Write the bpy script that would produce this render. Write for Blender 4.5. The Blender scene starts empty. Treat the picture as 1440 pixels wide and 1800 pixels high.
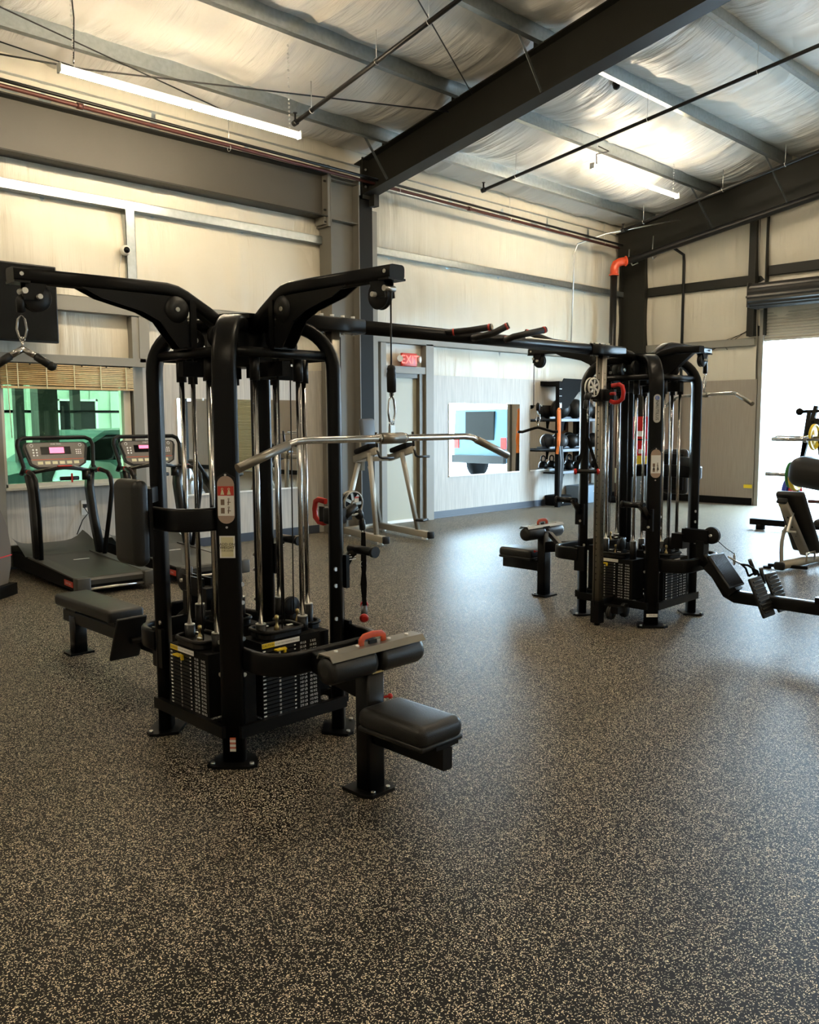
import bpy, bmesh, math, random
from mathutils import Vector, Matrix
random.seed(7)
C = bpy.context.scene.collection
sc = bpy.context.scene
PI = math.pi

# ---------------------------------------------------------------- camera
F_PX = 1515.44
YAW, PITCH, ROLL = 0.776810544, 0.105680009, -0.00569724509
def cam_matrix():
    cy, sy = math.cos(YAW), math.sin(YAW); cp, sp = math.cos(PITCH), math.sin(PITCH); cr, sr = math.cos(ROLL), math.sin(ROLL)
    B = Matrix(((1,0,0),(0,0,-1),(0,1,0)))
    Rz = Matrix(((cy,-sy,0),(sy,cy,0),(0,0,1)))
    Rp = Matrix(((1,0,0),(0,cp,-sp),(0,sp,cp)))
    Rr = Matrix(((cr,-sr,0),(sr,cr,0),(0,0,1)))
    return Rr @ Rp @ B @ Rz
M = cam_matrix()
right, down, fwd = Vector(M[0]), Vector(M[1]), Vector(M[2])
cam = bpy.data.cameras.new('camera'); co = bpy.data.objects.new('camera', cam); C.objects.link(co)
mw = Matrix((right, -down, -fwd)).transposed().to_4x4(); mw.translation = Vector((0,0,1.5)); co.matrix_world = mw
cam.sensor_fit = 'VERTICAL'; cam.sensor_height = 36.0; cam.lens = F_PX/1800*36.0
cam.clip_start = 0.05; cam.clip_end = 200
sc.camera = co

# ---------------------------------------------------------------- world, exposure, lights
sc.view_settings.view_transform = 'Standard'; sc.view_settings.look = 'None'
sc.view_settings.exposure = 1.12; sc.view_settings.gamma = 1.0
try: sc.view_settings.use_curve_mapping = False
except Exception: pass
sc.cycles.use_denoising = True
sc.cycles.max_bounces = 8; sc.cycles.diffuse_bounces = 4; sc.cycles.glossy_bounces = 4; sc.cycles.transmission_bounces = 6
sc.cycles.sample_clamp_indirect = 14.0
w = bpy.data.worlds.new('world'); sc.world = w; w.use_nodes = True
nt = w.node_tree; nt.nodes.clear()
bgn = nt.nodes.new('ShaderNodeBackground'); out = nt.nodes.new('ShaderNodeOutputWorld')
bgn.inputs['Color'].default_value = (0.56, 0.80, 1.0, 1); bgn.inputs['Strength'].default_value = 24.0
nt.links.new(bgn.outputs[0], out.inputs[0])
WALL, ENDX = 9.17, 14.75          # back wall plane (y), end wall plane (x)
DY0, DY1, DZ = 2.75, 6.38, 2.84   # roll-up door opening
def area(name, loc, rot, sx, sy, power, col, portal=False):
    l = bpy.data.lights.new(name, 'AREA'); l.shape = 'RECTANGLE'; l.size = sx; l.size_y = sy; l.energy = power; l.color = col
    o = bpy.data.objects.new(name, l); C.objects.link(o); o.location = loc; o.rotation_euler = rot
    if portal: l.cycles.is_portal = True
    return o
area('door_portal', (ENDX+0.12, -7.6, DZ/2), (0, PI/2, 0), DZ, 1.0, 1, (1,1,1), True)
area('door_portal', (ENDX+0.12, (DY0+DY1)/2, DZ/2), (0, PI/2, 0), DZ, DY1-DY0, 1, (1,1,1), True)

# ---------------------------------------------------------------- materials
def mat(name, col, rough=0.5, metal=0.0, spec=0.5, noise=0.0, nscale=8.0, bump=0.0, bscale=40.0, emit=None, estr=0, coat=0):
    m = bpy.data.materials.new(name); m.use_nodes = True
    n = m.node_tree; b = n.nodes['Principled BSDF']
    b.inputs['Base Color'].default_value = (*col, 1); b.inputs['Roughness'].default_value = rough
    b.inputs['Metallic'].default_value = metal; b.inputs['Specular IOR Level'].default_value = spec
    if coat: b.inputs['Coat Weight'].default_value = coat; b.inputs['Coat Roughness'].default_value = 0.15
    tc = n.nodes.new('ShaderNodeTexCoord')
    nz = n.nodes.new('ShaderNodeTexNoise'); nz.inputs['Scale'].default_value = nscale; nz.inputs['Detail'].default_value = 4
    n.links.new(tc.outputs['Object'], nz.inputs['Vector'])
    if noise >= 0:
        mr = n.nodes.new('ShaderNodeMapRange'); a = max(noise, 0.04)
        mr.inputs['To Min'].default_value = 1-a; mr.inputs['To Max'].default_value = 1+a
        n.links.new(nz.outputs['Fac'], mr.inputs['Value'])
        mx = n.nodes.new('ShaderNodeVectorMath'); mx.operation = 'SCALE'; mx.inputs[0].default_value = col
        n.links.new(mr.outputs[0], mx.inputs['Scale']); n.links.new(mx.outputs[0], b.inputs['Base Color'])
    if bump:
        bz = n.nodes.new('ShaderNodeTexNoise'); bz.inputs['Scale'].default_value = bscale; bz.inputs['Detail'].default_value = 3
        n.links.new(tc.outputs['Object'], bz.inputs['Vector'])
        bp = n.nodes.new('ShaderNodeBump'); bp.inputs['Strength'].default_value = bump; bp.inputs['Distance'].default_value = 0.01
        n.links.new(bz.outputs['Fac'], bp.inputs['Height']); n.links.new(bp.outputs[0], b.inputs['Normal'])
    if emit: b.inputs['Emission Color'].default_value = (*emit, 1); b.inputs['Emission Strength'].default_value = estr
    return m
BLK = mat('black_powder_coat', (0.0035,0.0035,0.0035), 0.33, spec=0.24, bump=0.05, bscale=300)
BLKM = mat('matte_black', (0.004,0.004,0.004), 0.75, spec=.15, bump=0.08, bscale=200)
BLKP = mat('black_plastic', (0.006,0.006,0.006), 0.4, spec=.4)
VINYL = mat('black_vinyl', (0.010,0.0095,0.0085), 0.42, bump=0.12, bscale=260)
CHROME = mat('chrome', (0.62,0.60,0.57), 0.16, 1.0)
ZINC = mat('zinc_bolt', (0.75,0.74,0.7), 0.3, 1.0)
STEELB = mat('brushed_steel', (0.33,0.31,0.27), 0.38, 1.0, noise=.12)
SILVER = mat('silver_paint', (0.36,0.33,0.27), 0.4, 0.25, noise=.05)
RED = mat('red_plastic', (0.55,0.02,0.015), 0.35)
ORED = mat('orange_red', (0.62,0.09,0.03), 0.4)
ORANGE = mat('orange_rubber', (0.9,0.22,0.02), 0.5)
YEL = mat('yellow_plastic', (0.85,0.62,0.03), 0.4)
WHITE = mat('white_label', (0.85,0.84,0.8), 0.5)
CREAM = mat('cream_label', (0.72,0.68,0.45), 0.5)
INK = mat('ink_white', (0.95,0.95,0.92), 0.5)
INKB = mat('ink_black', (0.02,0.02,0.02), 0.5)
BRASS = mat('brass', (0.6,0.45,0.2), 0.3, 1.0)
COLD = mat('near_black_paint', (0.009,0.0085,0.007), 0.6, spec=.2)
GREYST = mat('dark_grey_steel', (0.020,0.019,0.015), 0.5, spec=.25, noise=.12, nscale=3)
GREYCOL = mat('grey_column_paint', (0.15,0.14,0.115), 0.5, noise=.06, nscale=3)
GALV = mat('galvanised_steel', (0.42,0.46,0.47), 0.30, 0.92, noise=.25, nscale=20)
GREYP = mat('grey_trim_paint', (0.26,0.245,0.21), 0.5, noise=.05)
BASEB = mat('baseboard_daylight_tint', (0.045,0.055,0.075), 0.35)  # dark vinyl, with the blue of reflected daylight put into its colour
DOORM = mat('door_paint', (0.42,0.40,0.30), 0.45, noise=.05, nscale=2)
PIPEB = mat('black_pipe', (0.012,0.011,0.010), 0.35, 0.3)
PIPER = mat('rusty_pipe', (0.10,0.03,0.022), 0.45, 0.3, noise=.3, nscale=14)
REDEL = mat('red_elbow_paint', (0.75,0.09,0.03), 0.35)
WHITEP = mat('white_plastic', (0.75,0.74,0.7), 0.4)
FRAMEW = mat('window_frame_white', (0.62,0.58,0.48), 0.45)
SLAT = mat('rollup_slat', (0.45,0.42,0.34), 0.45, noise=.06)
MIRROR = mat('mirror_silver', (0.93,0.94,0.93), 0.0, 1.0)
BLUEPL = mat('blue_plate', (0.02,0.05,0.45), 0.4)
GREENPL = mat('green_plate', (0.03,0.22,0.05), 0.4)
GREYBOX = mat('grey_blue_box', (0.20,0.27,0.34), 0.5)
LABELR = mat('label_red', (0.6,0.06,0.04), 0.4)
BEAMG = mat('beam_grey_paint', (0.07,0.062,0.048), 0.5, noise=.08, nscale=3)
PANELGR = mat('console_grey', (0.16,0.14,0.12), 0.3)
SCREEN = mat('screen_dark', (0.003,0.003,0.003), 0.2, spec=.2)
LEDR = mat('console_screen_red', (0.5,0.05,0.08), 0.3, emit=(1.0,0.12,0.2), estr=1.6)

def panel_mat(name, col, axis, lo=.82):
    m = mat(name, col, 0.48, noise=.03)
    n = m.node_tree; b = n.nodes['Principled BSDF']
    tc = n.nodes.new('ShaderNodeTexCoord'); mp = n.nodes.new('ShaderNodeMapping')
    mp.inputs['Scale'].default_value = (60, 60, 2.5)
    n.links.new(tc.outputs['Object'], mp.inputs['Vector'])
    nz = n.nodes.new('ShaderNodeTexNoise'); nz.inputs['Scale'].default_value = 1.0; nz.inputs['Detail'].default_value = 3
    n.links.new(mp.outputs[0], nz.inputs['Vector'])
    r = n.nodes.new('ShaderNodeValToRGB'); r.color_ramp.elements[0].position = 0.35; r.color_ramp.elements[1].position = 0.65
    r.color_ramp.elements[0].color = (*[c*lo for c in col], 1); r.color_ramp.elements[1].color = (*[c*1.06 for c in col], 1)
    n.links.new(nz.outputs['Fac'], r.inputs[0]); n.links.new(r.outputs[0], b.inputs['Base Color'])
    return m
PANEL = panel_mat('wood_grain_panel', (0.50,0.47,0.42), 'x')
PANELD = panel_mat('end_panel', (0.33,0.285,0.235), 'y', .93)

def insul_mat(name, col, scale, rough, bstr, bd=.045):
    m = bpy.data.materials.new(name); m.use_nodes = True
    n = m.node_tree; b = n.nodes['Principled BSDF']; b.inputs['Roughness'].default_value = rough
    tc = n.nodes.new('ShaderNodeTexCoord'); mp = n.nodes.new('ShaderNodeMapping'); mp.inputs['Scale'].default_value = scale
    n.links.new(tc.outputs['Object'], mp.inputs['Vector'])
    nz = n.nodes.new('ShaderNodeTexNoise'); nz.inputs['Scale'].default_value = 1.0; nz.inputs['Detail'].default_value = 5; nz.inputs['Distortion'].default_value = 0.4
    n.links.new(mp.outputs[0], nz.inputs['Vector'])
    n2 = n.nodes.new('ShaderNodeTexNoise'); n2.inputs['Scale'].default_value = 1.1; n2.inputs['Detail'].default_value = 2
    n.links.new(tc.outputs['Object'], n2.inputs['Vector'])
    mul = n.nodes.new('ShaderNodeMath'); mul.operation = 'MULTIPLY'; n.links.new(nz.outputs['Fac'], mul.inputs[0])
    pw = n.nodes.new('ShaderNodeMapRange'); pw.inputs['From Min'].default_value = .4; pw.inputs['From Max'].default_value = .65
    n.links.new(n2.outputs['Fac'], pw.inputs['Value']); n.links.new(pw.outputs[0], mul.inputs[1])
    bp = n.nodes.new('ShaderNodeBump'); bp.inputs['Strength'].default_value = bstr; bp.inputs['Distance'].default_value = bd
    n.links.new(mul.outputs[0], bp.inputs['Height']); n.links.new(bp.outputs[0], b.inputs['Normal'])
    r = n.nodes.new('ShaderNodeValToRGB')
    r.color_ramp.elements[0].color = (*[c*0.9 for c in col], 1); r.color_ramp.elements[1].color = (*[min(1,c*1.05) for c in col], 1)
    n.links.new(n2.outputs['Fac'], r.inputs[0]); n.links.new(r.outputs[0], b.inputs['Base Color'])
    return m
INSW = insul_mat('wall_insulation_vinyl', (0.66,0.61,0.50), (8,8,0.4), 0.40, 1.0)
INSC = insul_mat('ceiling_insulation_vinyl', (0.68,0.65,0.60), (9,1.1,1.3), 0.36, 1.0, .09)

def floor_mat():
    m = bpy.data.materials.new('rubber_floor'); m.use_nodes = True
    n = m.node_tree; b = n.nodes['Principled BSDF']
    tc = n.nodes.new('ShaderNodeTexCoord')
    def flecks(scale, thr, size, stretch):
        mp = n.nodes.new('ShaderNodeMapping'); mp.inputs['Scale'].default_value = stretch
        mp.inputs['Rotation'].default_value = (0,0,stretch[0])
        nzd = n.nodes.new('ShaderNodeTexNoise'); nzd.inputs['Scale'].default_value = scale*0.9; nzd.inputs['Detail'].default_value = 1
        n.links.new(tc.outputs['Object'], nzd.inputs['Vector'])
        sb = n.nodes.new('ShaderNodeVectorMath'); sb.operation = 'SUBTRACT'; sb.inputs[1].default_value = (.5,.5,.5)
        n.links.new(nzd.outputs['Color'], sb.inputs[0])
        sc_ = n.nodes.new('ShaderNodeVectorMath'); sc_.operation = 'SCALE'; sc_.inputs['Scale'].default_value = 1.6/scale
        n.links.new(sb.outputs[0], sc_.inputs[0])
        ad = n.nodes.new('ShaderNodeVectorMath'); n.links.new(tc.outputs['Object'], ad.inputs[0]); n.links.new(sc_.outputs[0], ad.inputs[1])
        n.links.new(ad.outputs[0], mp.inputs['Vector'])
        v = n.nodes.new('ShaderNodeTexVoronoi'); v.voronoi_dimensions = '2D'; v.inputs['Scale'].default_value = scale
        n.links.new(mp.outputs[0], v.inputs['Vector'])
        l = n.nodes.new('ShaderNodeMath'); l.operation = 'LESS_THAN'; l.inputs[1].default_value = size
        n.links.new(v.outputs['Distance'], l.inputs[0])
        sp = n.nodes.new('ShaderNodeSeparateColor'); n.links.new(v.outputs['Color'], sp.inputs[0])
        g = n.nodes.new('ShaderNodeMath'); g.operation = 'GREATER_THAN'; g.inputs[1].default_value = thr
        n.links.new(sp.outputs[0], g.inputs[0])
        mu = n.nodes.new('ShaderNodeMath'); mu.operation = 'MULTIPLY'; n.links.new(l.outputs[0], mu.inputs[0]); n.links.new(g.outputs[0], mu.inputs[1])
        return mu, sp
    f1, s1 = flecks(112, 0.64, 0.26, (1.0,1.7,1)); f2, s2 = flecks(140, 0.62, 0.24, (1.7,0.9,1))
    mx = n.nodes.new('ShaderNodeMath'); mx.operation = 'MAXIMUM'; n.links.new(f1.outputs[0], mx.inputs[0]); n.links.new(f2.outputs[0], mx.inputs[1])
    base = n.nodes.new('ShaderNodeTexNoise'); base.inputs['Scale'].default_value = 120; base.inputs['Detail'].default_value = 2
    n.links.new(tc.outputs['Object'], base.inputs['Vector'])
    br = n.nodes.new('ShaderNodeValToRGB'); br.color_ramp.elements[0].position = .3; br.color_ramp.elements[1].position = .75
    br.color_ramp.elements[0].color = (0.0015,0.0009,0.0004,1); br.color_ramp.elements[1].color = (0.010,0.0062,0.0032,1)
    n.links.new(base.outputs['Fac'], br.inputs[0])
    mc = n.nodes.new('ShaderNodeMix'); mc.data_type = 'RGBA'
    n.links.new(mx.outputs[0], mc.inputs['Factor']); n.links.new(br.outputs[0], mc.inputs[6])
    mc.inputs[7].default_value = (0.96,0.83,0.61,1)
    n.links.new(mc.outputs[2], b.inputs['Base Color'])
    rn = n.nodes.new('ShaderNodeTexNoise'); rn.inputs['Scale'].default_value = 0.8; n.links.new(tc.outputs['Object'], rn.inputs['Vector'])
    rr = n.nodes.new('ShaderNodeMapRange'); rr.inputs['To Min'].default_value = 0.43; rr.inputs['To Max'].default_value = 0.50
    n.links.new(rn.outputs['Fac'], rr.inputs['Value']); n.links.new(rr.outputs[0], b.inputs['Roughness'])
    b.inputs['Specular IOR Level'].default_value = 0.20
    bz = n.nodes.new('ShaderNodeTexNoise'); bz.inputs['Scale'].default_value = 260; n.links.new(tc.outputs['Object'], bz.inputs['Vector'])
    bp = n.nodes.new('ShaderNodeBump'); bp.inputs['Strength'].default_value = 0.10; bp.inputs['Distance'].default_value = 0.002
    n.links.new(bz.outputs['Fac'], bp.inputs['Height']); n.links.new(bp.outputs[0], b.inputs['Normal'])
    return m
FLOOR = floor_mat()
def glass_mat(name, tint, gloss=0.12):
    m = bpy.data.materials.new(name); m.use_nodes = True
    n = m.node_tree; n.nodes.remove(n.nodes['Principled BSDF']); o = n.nodes['Material Output']
    t = n.nodes.new('ShaderNodeBsdfTransparent'); t.inputs[0].default_value = (*tint,1)
    g = n.nodes.new('ShaderNodeBsdfGlossy'); g.inputs['Roughness'].default_value = 0.01; g.inputs[0].default_value = (.8,1,.9,1)
    lw = n.nodes.new('ShaderNodeLayerWeight'); lw.inputs[0].default_value = gloss
    mx = n.nodes.new('ShaderNodeMixShader'); n.links.new(lw.outputs['Fresnel'], mx.inputs[0])
    n.links.new(t.outputs[0], mx.inputs[1]); n.links.new(g.outputs[0], mx.inputs[2]); n.links.new(mx.outputs[0], o.inputs[0])
    return m
GLASS = glass_mat('green_window_glass', (0.66,0.80,0.60), 0.3)
BAMBOO = mat('bamboo_blind', (0.55,0.40,0.20), 0.5, noise=.25, nscale=30)

# ---------------------------------------------------------------- mesh helpers
def V(*a): return Vector(a)
SPLIT = {'bolts':'bolt','side_bolts':'bolt','peg_bolts':'bolt','rod_collar':'rod_collar','pulley':'pulley','stack_support':'stack_support','row_foot':'row_foot','clips':'clip','screws':'screw','hand_grip':'hand_grip','end_rings':'end_ring','rear_upright':'rear_upright','tail_light':'tail_light','sensor_strips':'sensor_strip','side_badge':'side_badge','axle_bolt':'axle_bolt','grip_rings':'grip_ring','tapes':'tape','rear_cap':'rear_cap','floor_pulley':'floor_pulley','bow_bracket':'bow_bracket','sleeve':'sleeve','beam_cap':'beam_cap','foot':'foot','notices':'notice','arm_cable':'arm_cable','cable':'cable','hanging_chain':'hanging_chain_x'}
SPLIT.pop('hanging_chain')
class MB:
    def __init__(s): s.bm = bmesh.new(); s.mats = []; s.cur = 0; s.X = Matrix.Identity(4)
    def m(s, material):
        if material not in s.mats: s.mats.append(material)
        s.cur = s.mats.index(material); return s
    def _face(s, vs, smooth=False):
        try: f = s.bm.faces.new(vs)
        except ValueError: return None
        f.material_index = s.cur; f.smooth = smooth; return f
    def v(s, p): return s.bm.verts.new(s.X @ Vector(p))
    def hexa(s, pts):
        v = [s.v(p) for p in pts]
        for q in ((0,3,2,1),(4,5,6,7),(0,1,5,4),(1,2,6,5),(2,3,7,6),(3,0,4,7)): s._face([v[i] for i in q])
        return v
    def box(s, x0,x1,y0,y1,z0,z1):
        s.hexa([(x0,y0,z0),(x1,y0,z0),(x1,y1,z0),(x0,y1,z0),(x0,y0,z1),(x1,y0,z1),(x1,y1,z1),(x0,y1,z1)]); return s
    def cbox(s, c, d): return s.box(c[0]-d[0]/2,c[0]+d[0]/2,c[1]-d[1]/2,c[1]+d[1]/2,c[2]-d[2]/2,c[2]+d[2]/2)
    def rbox(s, c, d, r=0.02, seg=3, rot=None):
        b = bmesh.new(); bmesh.ops.create_cube(b, size=1)
        for v in b.verts: v.co = Vector((v.co.x*d[0], v.co.y*d[1], v.co.z*d[2]))
        bmesh.ops.bevel(b, geom=b.edges[:], offset=min(r, min(d)*0.49), segments=seg, profile=0.5, affect='EDGES')
        mt = Matrix.Translation(Vector(c)) @ (rot.to_4x4() if rot else Matrix.Identity(4))
        mp = {v: s.bm.verts.new(s.X @ (mt @ v.co)) for v in b.verts}
        for f in b.faces: s._face([mp[v] for v in f.verts], True)
        b.free(); return s
    def sweep(s, path, prof, up=(0,0,1), closed=False, smooth=True, cap=True):
        path = [Vector(p) for p in path]; n = len(path); rings = []
        up = Vector(up); prev = None
        for i, p in enumerate(path):
            if closed: t = (path[(i+1)%n]-path[i-1])
            elif i == 0: t = path[1]-path[0]
            elif i == n-1: t = path[-1]-path[-2]
            else: t = (path[i+1]-path[i]).normalized()+(path[i]-path[i-1]).normalized()
            t.normalize()
            if prev is None:
                u = up - t*up.dot(t)
                if u.length < 1e-4: u = Vector((1,0,0)) - t*t.x
                u.normalize()
            else:
                u = prev - t*prev.dot(t)
                if u.length < 1e-5: u = up
                u.normalize()
            prev = u; sd = t.cross(u)
            k = 1.0
            if not closed and 0 < i < n-1:
                c_ = t.dot((path[i+1]-path[i]).normalized()); k = 1/max(c_, 0.5)
            # widen only in bend plane approx
            rings.append([s.v(p + sd*a*1.0 + u*b*1.0) for a, b in prof])
        m = len(prof); rr = range(n if closed else n-1)
        for i in rr:
            A, B = rings[i], rings[(i+1)%n]
            for j in range(m): s._face([A[j], A[(j+1)%m], B[(j+1)%m], B[j]], smooth)
        if cap and not closed: s._face(rings[0][::-1]); s._face(rings[-1])
        return s
    def tube(s, path, r, seg=10, closed=False): 
        return s.sweep(path, [(r*math.cos(2*PI*k/seg), r*math.sin(2*PI*k/seg)) for k in range(seg)], closed=closed, up=(0.13,0.21,1))
    def bar(s, path, w, h, up=(0,0,1), r=0.0, smooth=False):
        if r <= 0: prof = [(-w/2,-h/2),(w/2,-h/2),(w/2,h/2),(-w/2,h/2)]
        else:
            prof = []
            for cx, cy, a0 in ((w/2-r,h/2-r,0),(-w/2+r,h/2-r,90),(-w/2+r,-h/2+r,180),(w/2-r,-h/2+r,270)):
                for k in range(4): a = math.radians(a0+k*30); prof.append((cx+r*math.cos(a), cy+r*math.sin(a)))
        return s.sweep(path, prof, up=up, smooth=smooth or r > 0)
    def cyl(s, p0, p1, r, seg=20, r1=None):
        p0, p1 = Vector(p0), Vector(p1); t = (p1-p0).normalized()
        a = t.orthogonal().normalized(); b = t.cross(a); r1 = r if r1 is None else r1
        A = [s.v(p0+(a*math.cos(2*PI*k/seg)+b*math.sin(2*PI*k/seg))*r) for k in range(seg)]
        B = [s.v(p1+(a*math.cos(2*PI*k/seg)+b*math.sin(2*PI*k/seg))*r1) for k in range(seg)]
        for k in range(seg): s._face([A[k],A[(k+1)%seg],B[(k+1)%seg],B[k]], True)
        s._face(A[::-1]); s._face(B); return s
    def lathe(s, c, axis, prof, seg=24):
        c = Vector(c); t = Vector(axis).normalized(); a = t.orthogonal().normalized(); b = t.cross(a)
        R = [[s.v(c+t*h+(a*math.cos(2*PI*k/seg)+b*math.sin(2*PI*k/seg))*max(r,1e-4)) for k in range(seg)] for r, h in prof]
        for i in range(len(R)-1):
            for k in range(seg): s._face([R[i][k],R[i][(k+1)%seg],R[i+1][(k+1)%seg],R[i+1][k]], True)
        s._face(R[0][::-1]); s._face(R[-1]); return s
    def prism(s, pts, off):   # pts: planar 3D polygon, off: extrusion vector
        off = Vector(off); A = [s.v(p) for p in pts]; B = [s.v(Vector(p)+off) for p in pts]; n = len(pts)
        s._face(A[::-1]); s._face(B)
        for k in range(n): s._face([A[k],A[(k+1)%n],B[(k+1)%n],B[k]])
        return s
    def torus(s, c, axis, R, r, seg=24, rs=8, a0=0, a1=2*PI):
        c = Vector(c); t = Vector(axis).normalized(); a = t.orthogonal().normalized(); b = t.cross(a); full = abs(a1-a0-2*PI) < 1e-4
        n = seg if full else seg+1
        pts = [c+(a*math.cos(a0+(a1-a0)*k/seg)+b*math.sin(a0+(a1-a0)*k/seg))*R for k in range(n)]
        return s.tube(pts, r, rs, closed=full)
    def sphere(s, c, r, seg=20, sc=(1,1,1)):
        c = Vector(c); n = seg//2; rows = []
        for i in range(1, n):
            th = PI*i/n; rows.append([s.v(c+Vector((r*sc[0]*math.sin(th)*math.cos(2*PI*k/seg), r*sc[1]*math.sin(th)*math.sin(2*PI*k/seg), r*sc[2]*math.cos(th)))) for k in range(seg)])
        top = s.v(c+Vector((0,0,r*sc[2]))); bot = s.v(c-Vector((0,0,r*sc[2])))
        for k in range(seg): s._face([top, rows[0][k], rows[0][(k+1)%seg]], True); s._face([bot, rows[-1][(k+1)%seg], rows[-1][k]], True)
        for i in range(len(rows)-1):
            for k in range(seg): s._face([rows[i][k], rows[i+1][k], rows[i+1][(k+1)%seg], rows[i][(k+1)%seg]], True)
        return s
    def text(s, txt, size, loc, xdir, ydir, align='CENTER', depth=0.0006):
        key = (txt, align)
        cu = bpy.data.curves.new('t', 'FONT'); cu.body = txt; cu.size = 1.0; cu.align_x = align; cu.align_y = 'CENTER'; cu.resolution_u = 2
        ob = bpy.data.objects.new('t', cu); C.objects.link(ob)
        dg = bpy.context.evaluated_depsgraph_get(); me = ob.evaluated_get(dg).to_mesh()
        x = Vector(xdir).normalized(); y = Vector(ydir).normalized(); z = x.cross(y); l = Vector(loc)
        vs = [s.v(l + x*v.co.x*size + y*v.co.y*size + z*depth) for v in me.vertices]
        for p in me.polygons: s._face([vs[i] for i in p.vertices])
        ob.evaluated_get(dg).to_mesh_clear(); bpy.data.objects.remove(ob); bpy.data.curves.remove(cu); return s
    def clusters(s):
        bm = s.bm; bm.verts.index_update(); seen = set(); isl = []
        for v0 in bm.verts:
            if v0 in seen: continue
            st = [v0]; seen.add(v0); cur = []
            while st:
                v = st.pop(); cur.append(v)
                for e in v.link_edges:
                    o = e.other_vert(v)
                    if o not in seen: seen.add(o); st.append(o)
            isl.append(cur)
        bb = [[min(v.co[i] for v in c)-.002 for i in range(3)]+[max(v.co[i] for v in c)+.002 for i in range(3)] for c in isl]
        grp = list(range(len(isl)))
        def f(i):
            while grp[i] != i: i = grp[i]
            return i
        for i in range(len(isl)):
            for j in range(i):
                if all(bb[i][k] <= bb[j][k+3] and bb[j][k] <= bb[i][k+3] for k in range(3)): grp[f(i)] = f(j)
        out = {}
        for i in range(len(isl)): out.setdefault(f(i), []).extend(isl[i])
        return list(out.values())
    def build(s, name, material=None, parent=None, fix=True):
        if name in SPLIT:
            cl = s.clusters(); name = SPLIT[name]
            if len(cl) > 1:
                first = None
                if fix: bmesh.ops.recalc_face_normals(s.bm, faces=s.bm.faces[:])
                for c in cl:
                    k = MB(); k.mats = s.mats; cs = set(c); mp = {v: k.bm.verts.new(v.co) for v in c}
                    for f_ in s.bm.faces:
                        if f_.verts[0] in cs:
                            nf = k.bm.faces.new([mp[v] for v in f_.verts]); nf.material_index = f_.material_index; nf.smooth = f_.smooth
                    o = k.build(name, material, parent, False); first = first or o
                s.bm.free(); return first
        if fix: bmesh.ops.recalc_face_normals(s.bm, faces=s.bm.faces[:])
        me = bpy.data.meshes.new(name); s.bm.to_mesh(me); s.bm.free()
        for m_ in (s.mats or [material or BLK]): me.materials.append(m_)
        o = bpy.data.objects.new(name, me); C.objects.link(o)
        if parent: o.parent = parent
        return o
def new(material): return MB().m(material)
def tag(o, label=None, cat=None, group=None, kind=None):
    if label: o['label'] = label
    if cat: o['category'] = cat
    if group: o['group'] = group
    if kind: o['kind'] = kind
    return o
def empty(name, loc=(0,0,0), rz=0, label=None, cat=None, group=None):
    o = bpy.data.objects.new(name, None); C.objects.link(o); o.location = loc; o.rotation_euler = (0,0,rz); o.empty_display_size = .1
    return tag(o, label, cat, group)
def struct(o): o['kind'] = 'structure'; return o
def copy_tree(o, parent=None):
    c = o.copy(); C.objects.link(c)
    if parent: c.parent = parent
    for ch in list(o.children): copy_tree(ch, c)
    return c
def sideM(k): return Matrix.Rotation(k*PI/2, 4, 'Z')
def arc2(c, r, a0, a1, n=6):  # degrees, returns list of (x, y)
    return [(c[0]+r*math.cos(math.radians(a0+(a1-a0)*i/n)), c[1]+r*math.sin(math.radians(a0+(a1-a0)*i/n))) for i in range(n+1)]
# ================================================================ the setting
def roofz(y, off=0.0):     # underside of the purlins
    return 4.906 + 0.2*(WALL-abs(y)) + off
x0, x1, y0, y1 = -6.0, ENDX, -9.17, WALL
b = new(FLOOR); b.box(x0-.3, x1+.25, y0-.3, y1+.25, -0.12, 0.0); struct(b.build('floor'))
CONC = mat('concrete', (0.55,0.56,0.56), 0.8, noise=.1, nscale=1.5, bump=.2)
SHEET = mat('outer_sheeting', (0.35,0.33,0.28), 0.5)
b = new(CONC); b.box(x1+.25, 60, -30, 40, -0.14, -0.03); b.box(-30, x1+.25, y1+.25, 40, -0.14, -0.03); struct(b.build('ground'))
# outer shells with their openings
WX0, WX1, WZ0, WZ1 = 3.20, 4.60, 0.84, 2.10
b = new(SHEET)
b.box(x0, WX0, y1+.12, y1+.2, 0, 5.2); b.box(WX1, x1+.2, y1+.12, y1+.2, 0, 5.2); b.box(WX0, WX1, y1+.12, y1+.2, 0, WZ0); b.box(WX0, WX1, y1+.12, y1+.2, WZ1, 5.2)
struct(b.build('wall_back_shell'))
b = new(SHEET)
b.box(x1+.12, x1+.2, DY1, y1, 0, 7.2); b.box(x1+.12, x1+.2, y0, -8.1, 0, 7.2); b.box(x1+.12, x1+.2, -7.1, DY0, 0, 7.2); b.box(x1+.12, x1+.2, -8.1, -7.1, DZ, 7.2); b.box(x1+.12, x1+.2, DY0, DY1, DZ, 7.2)
struct(b.build('wall_end_shell'))

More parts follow.
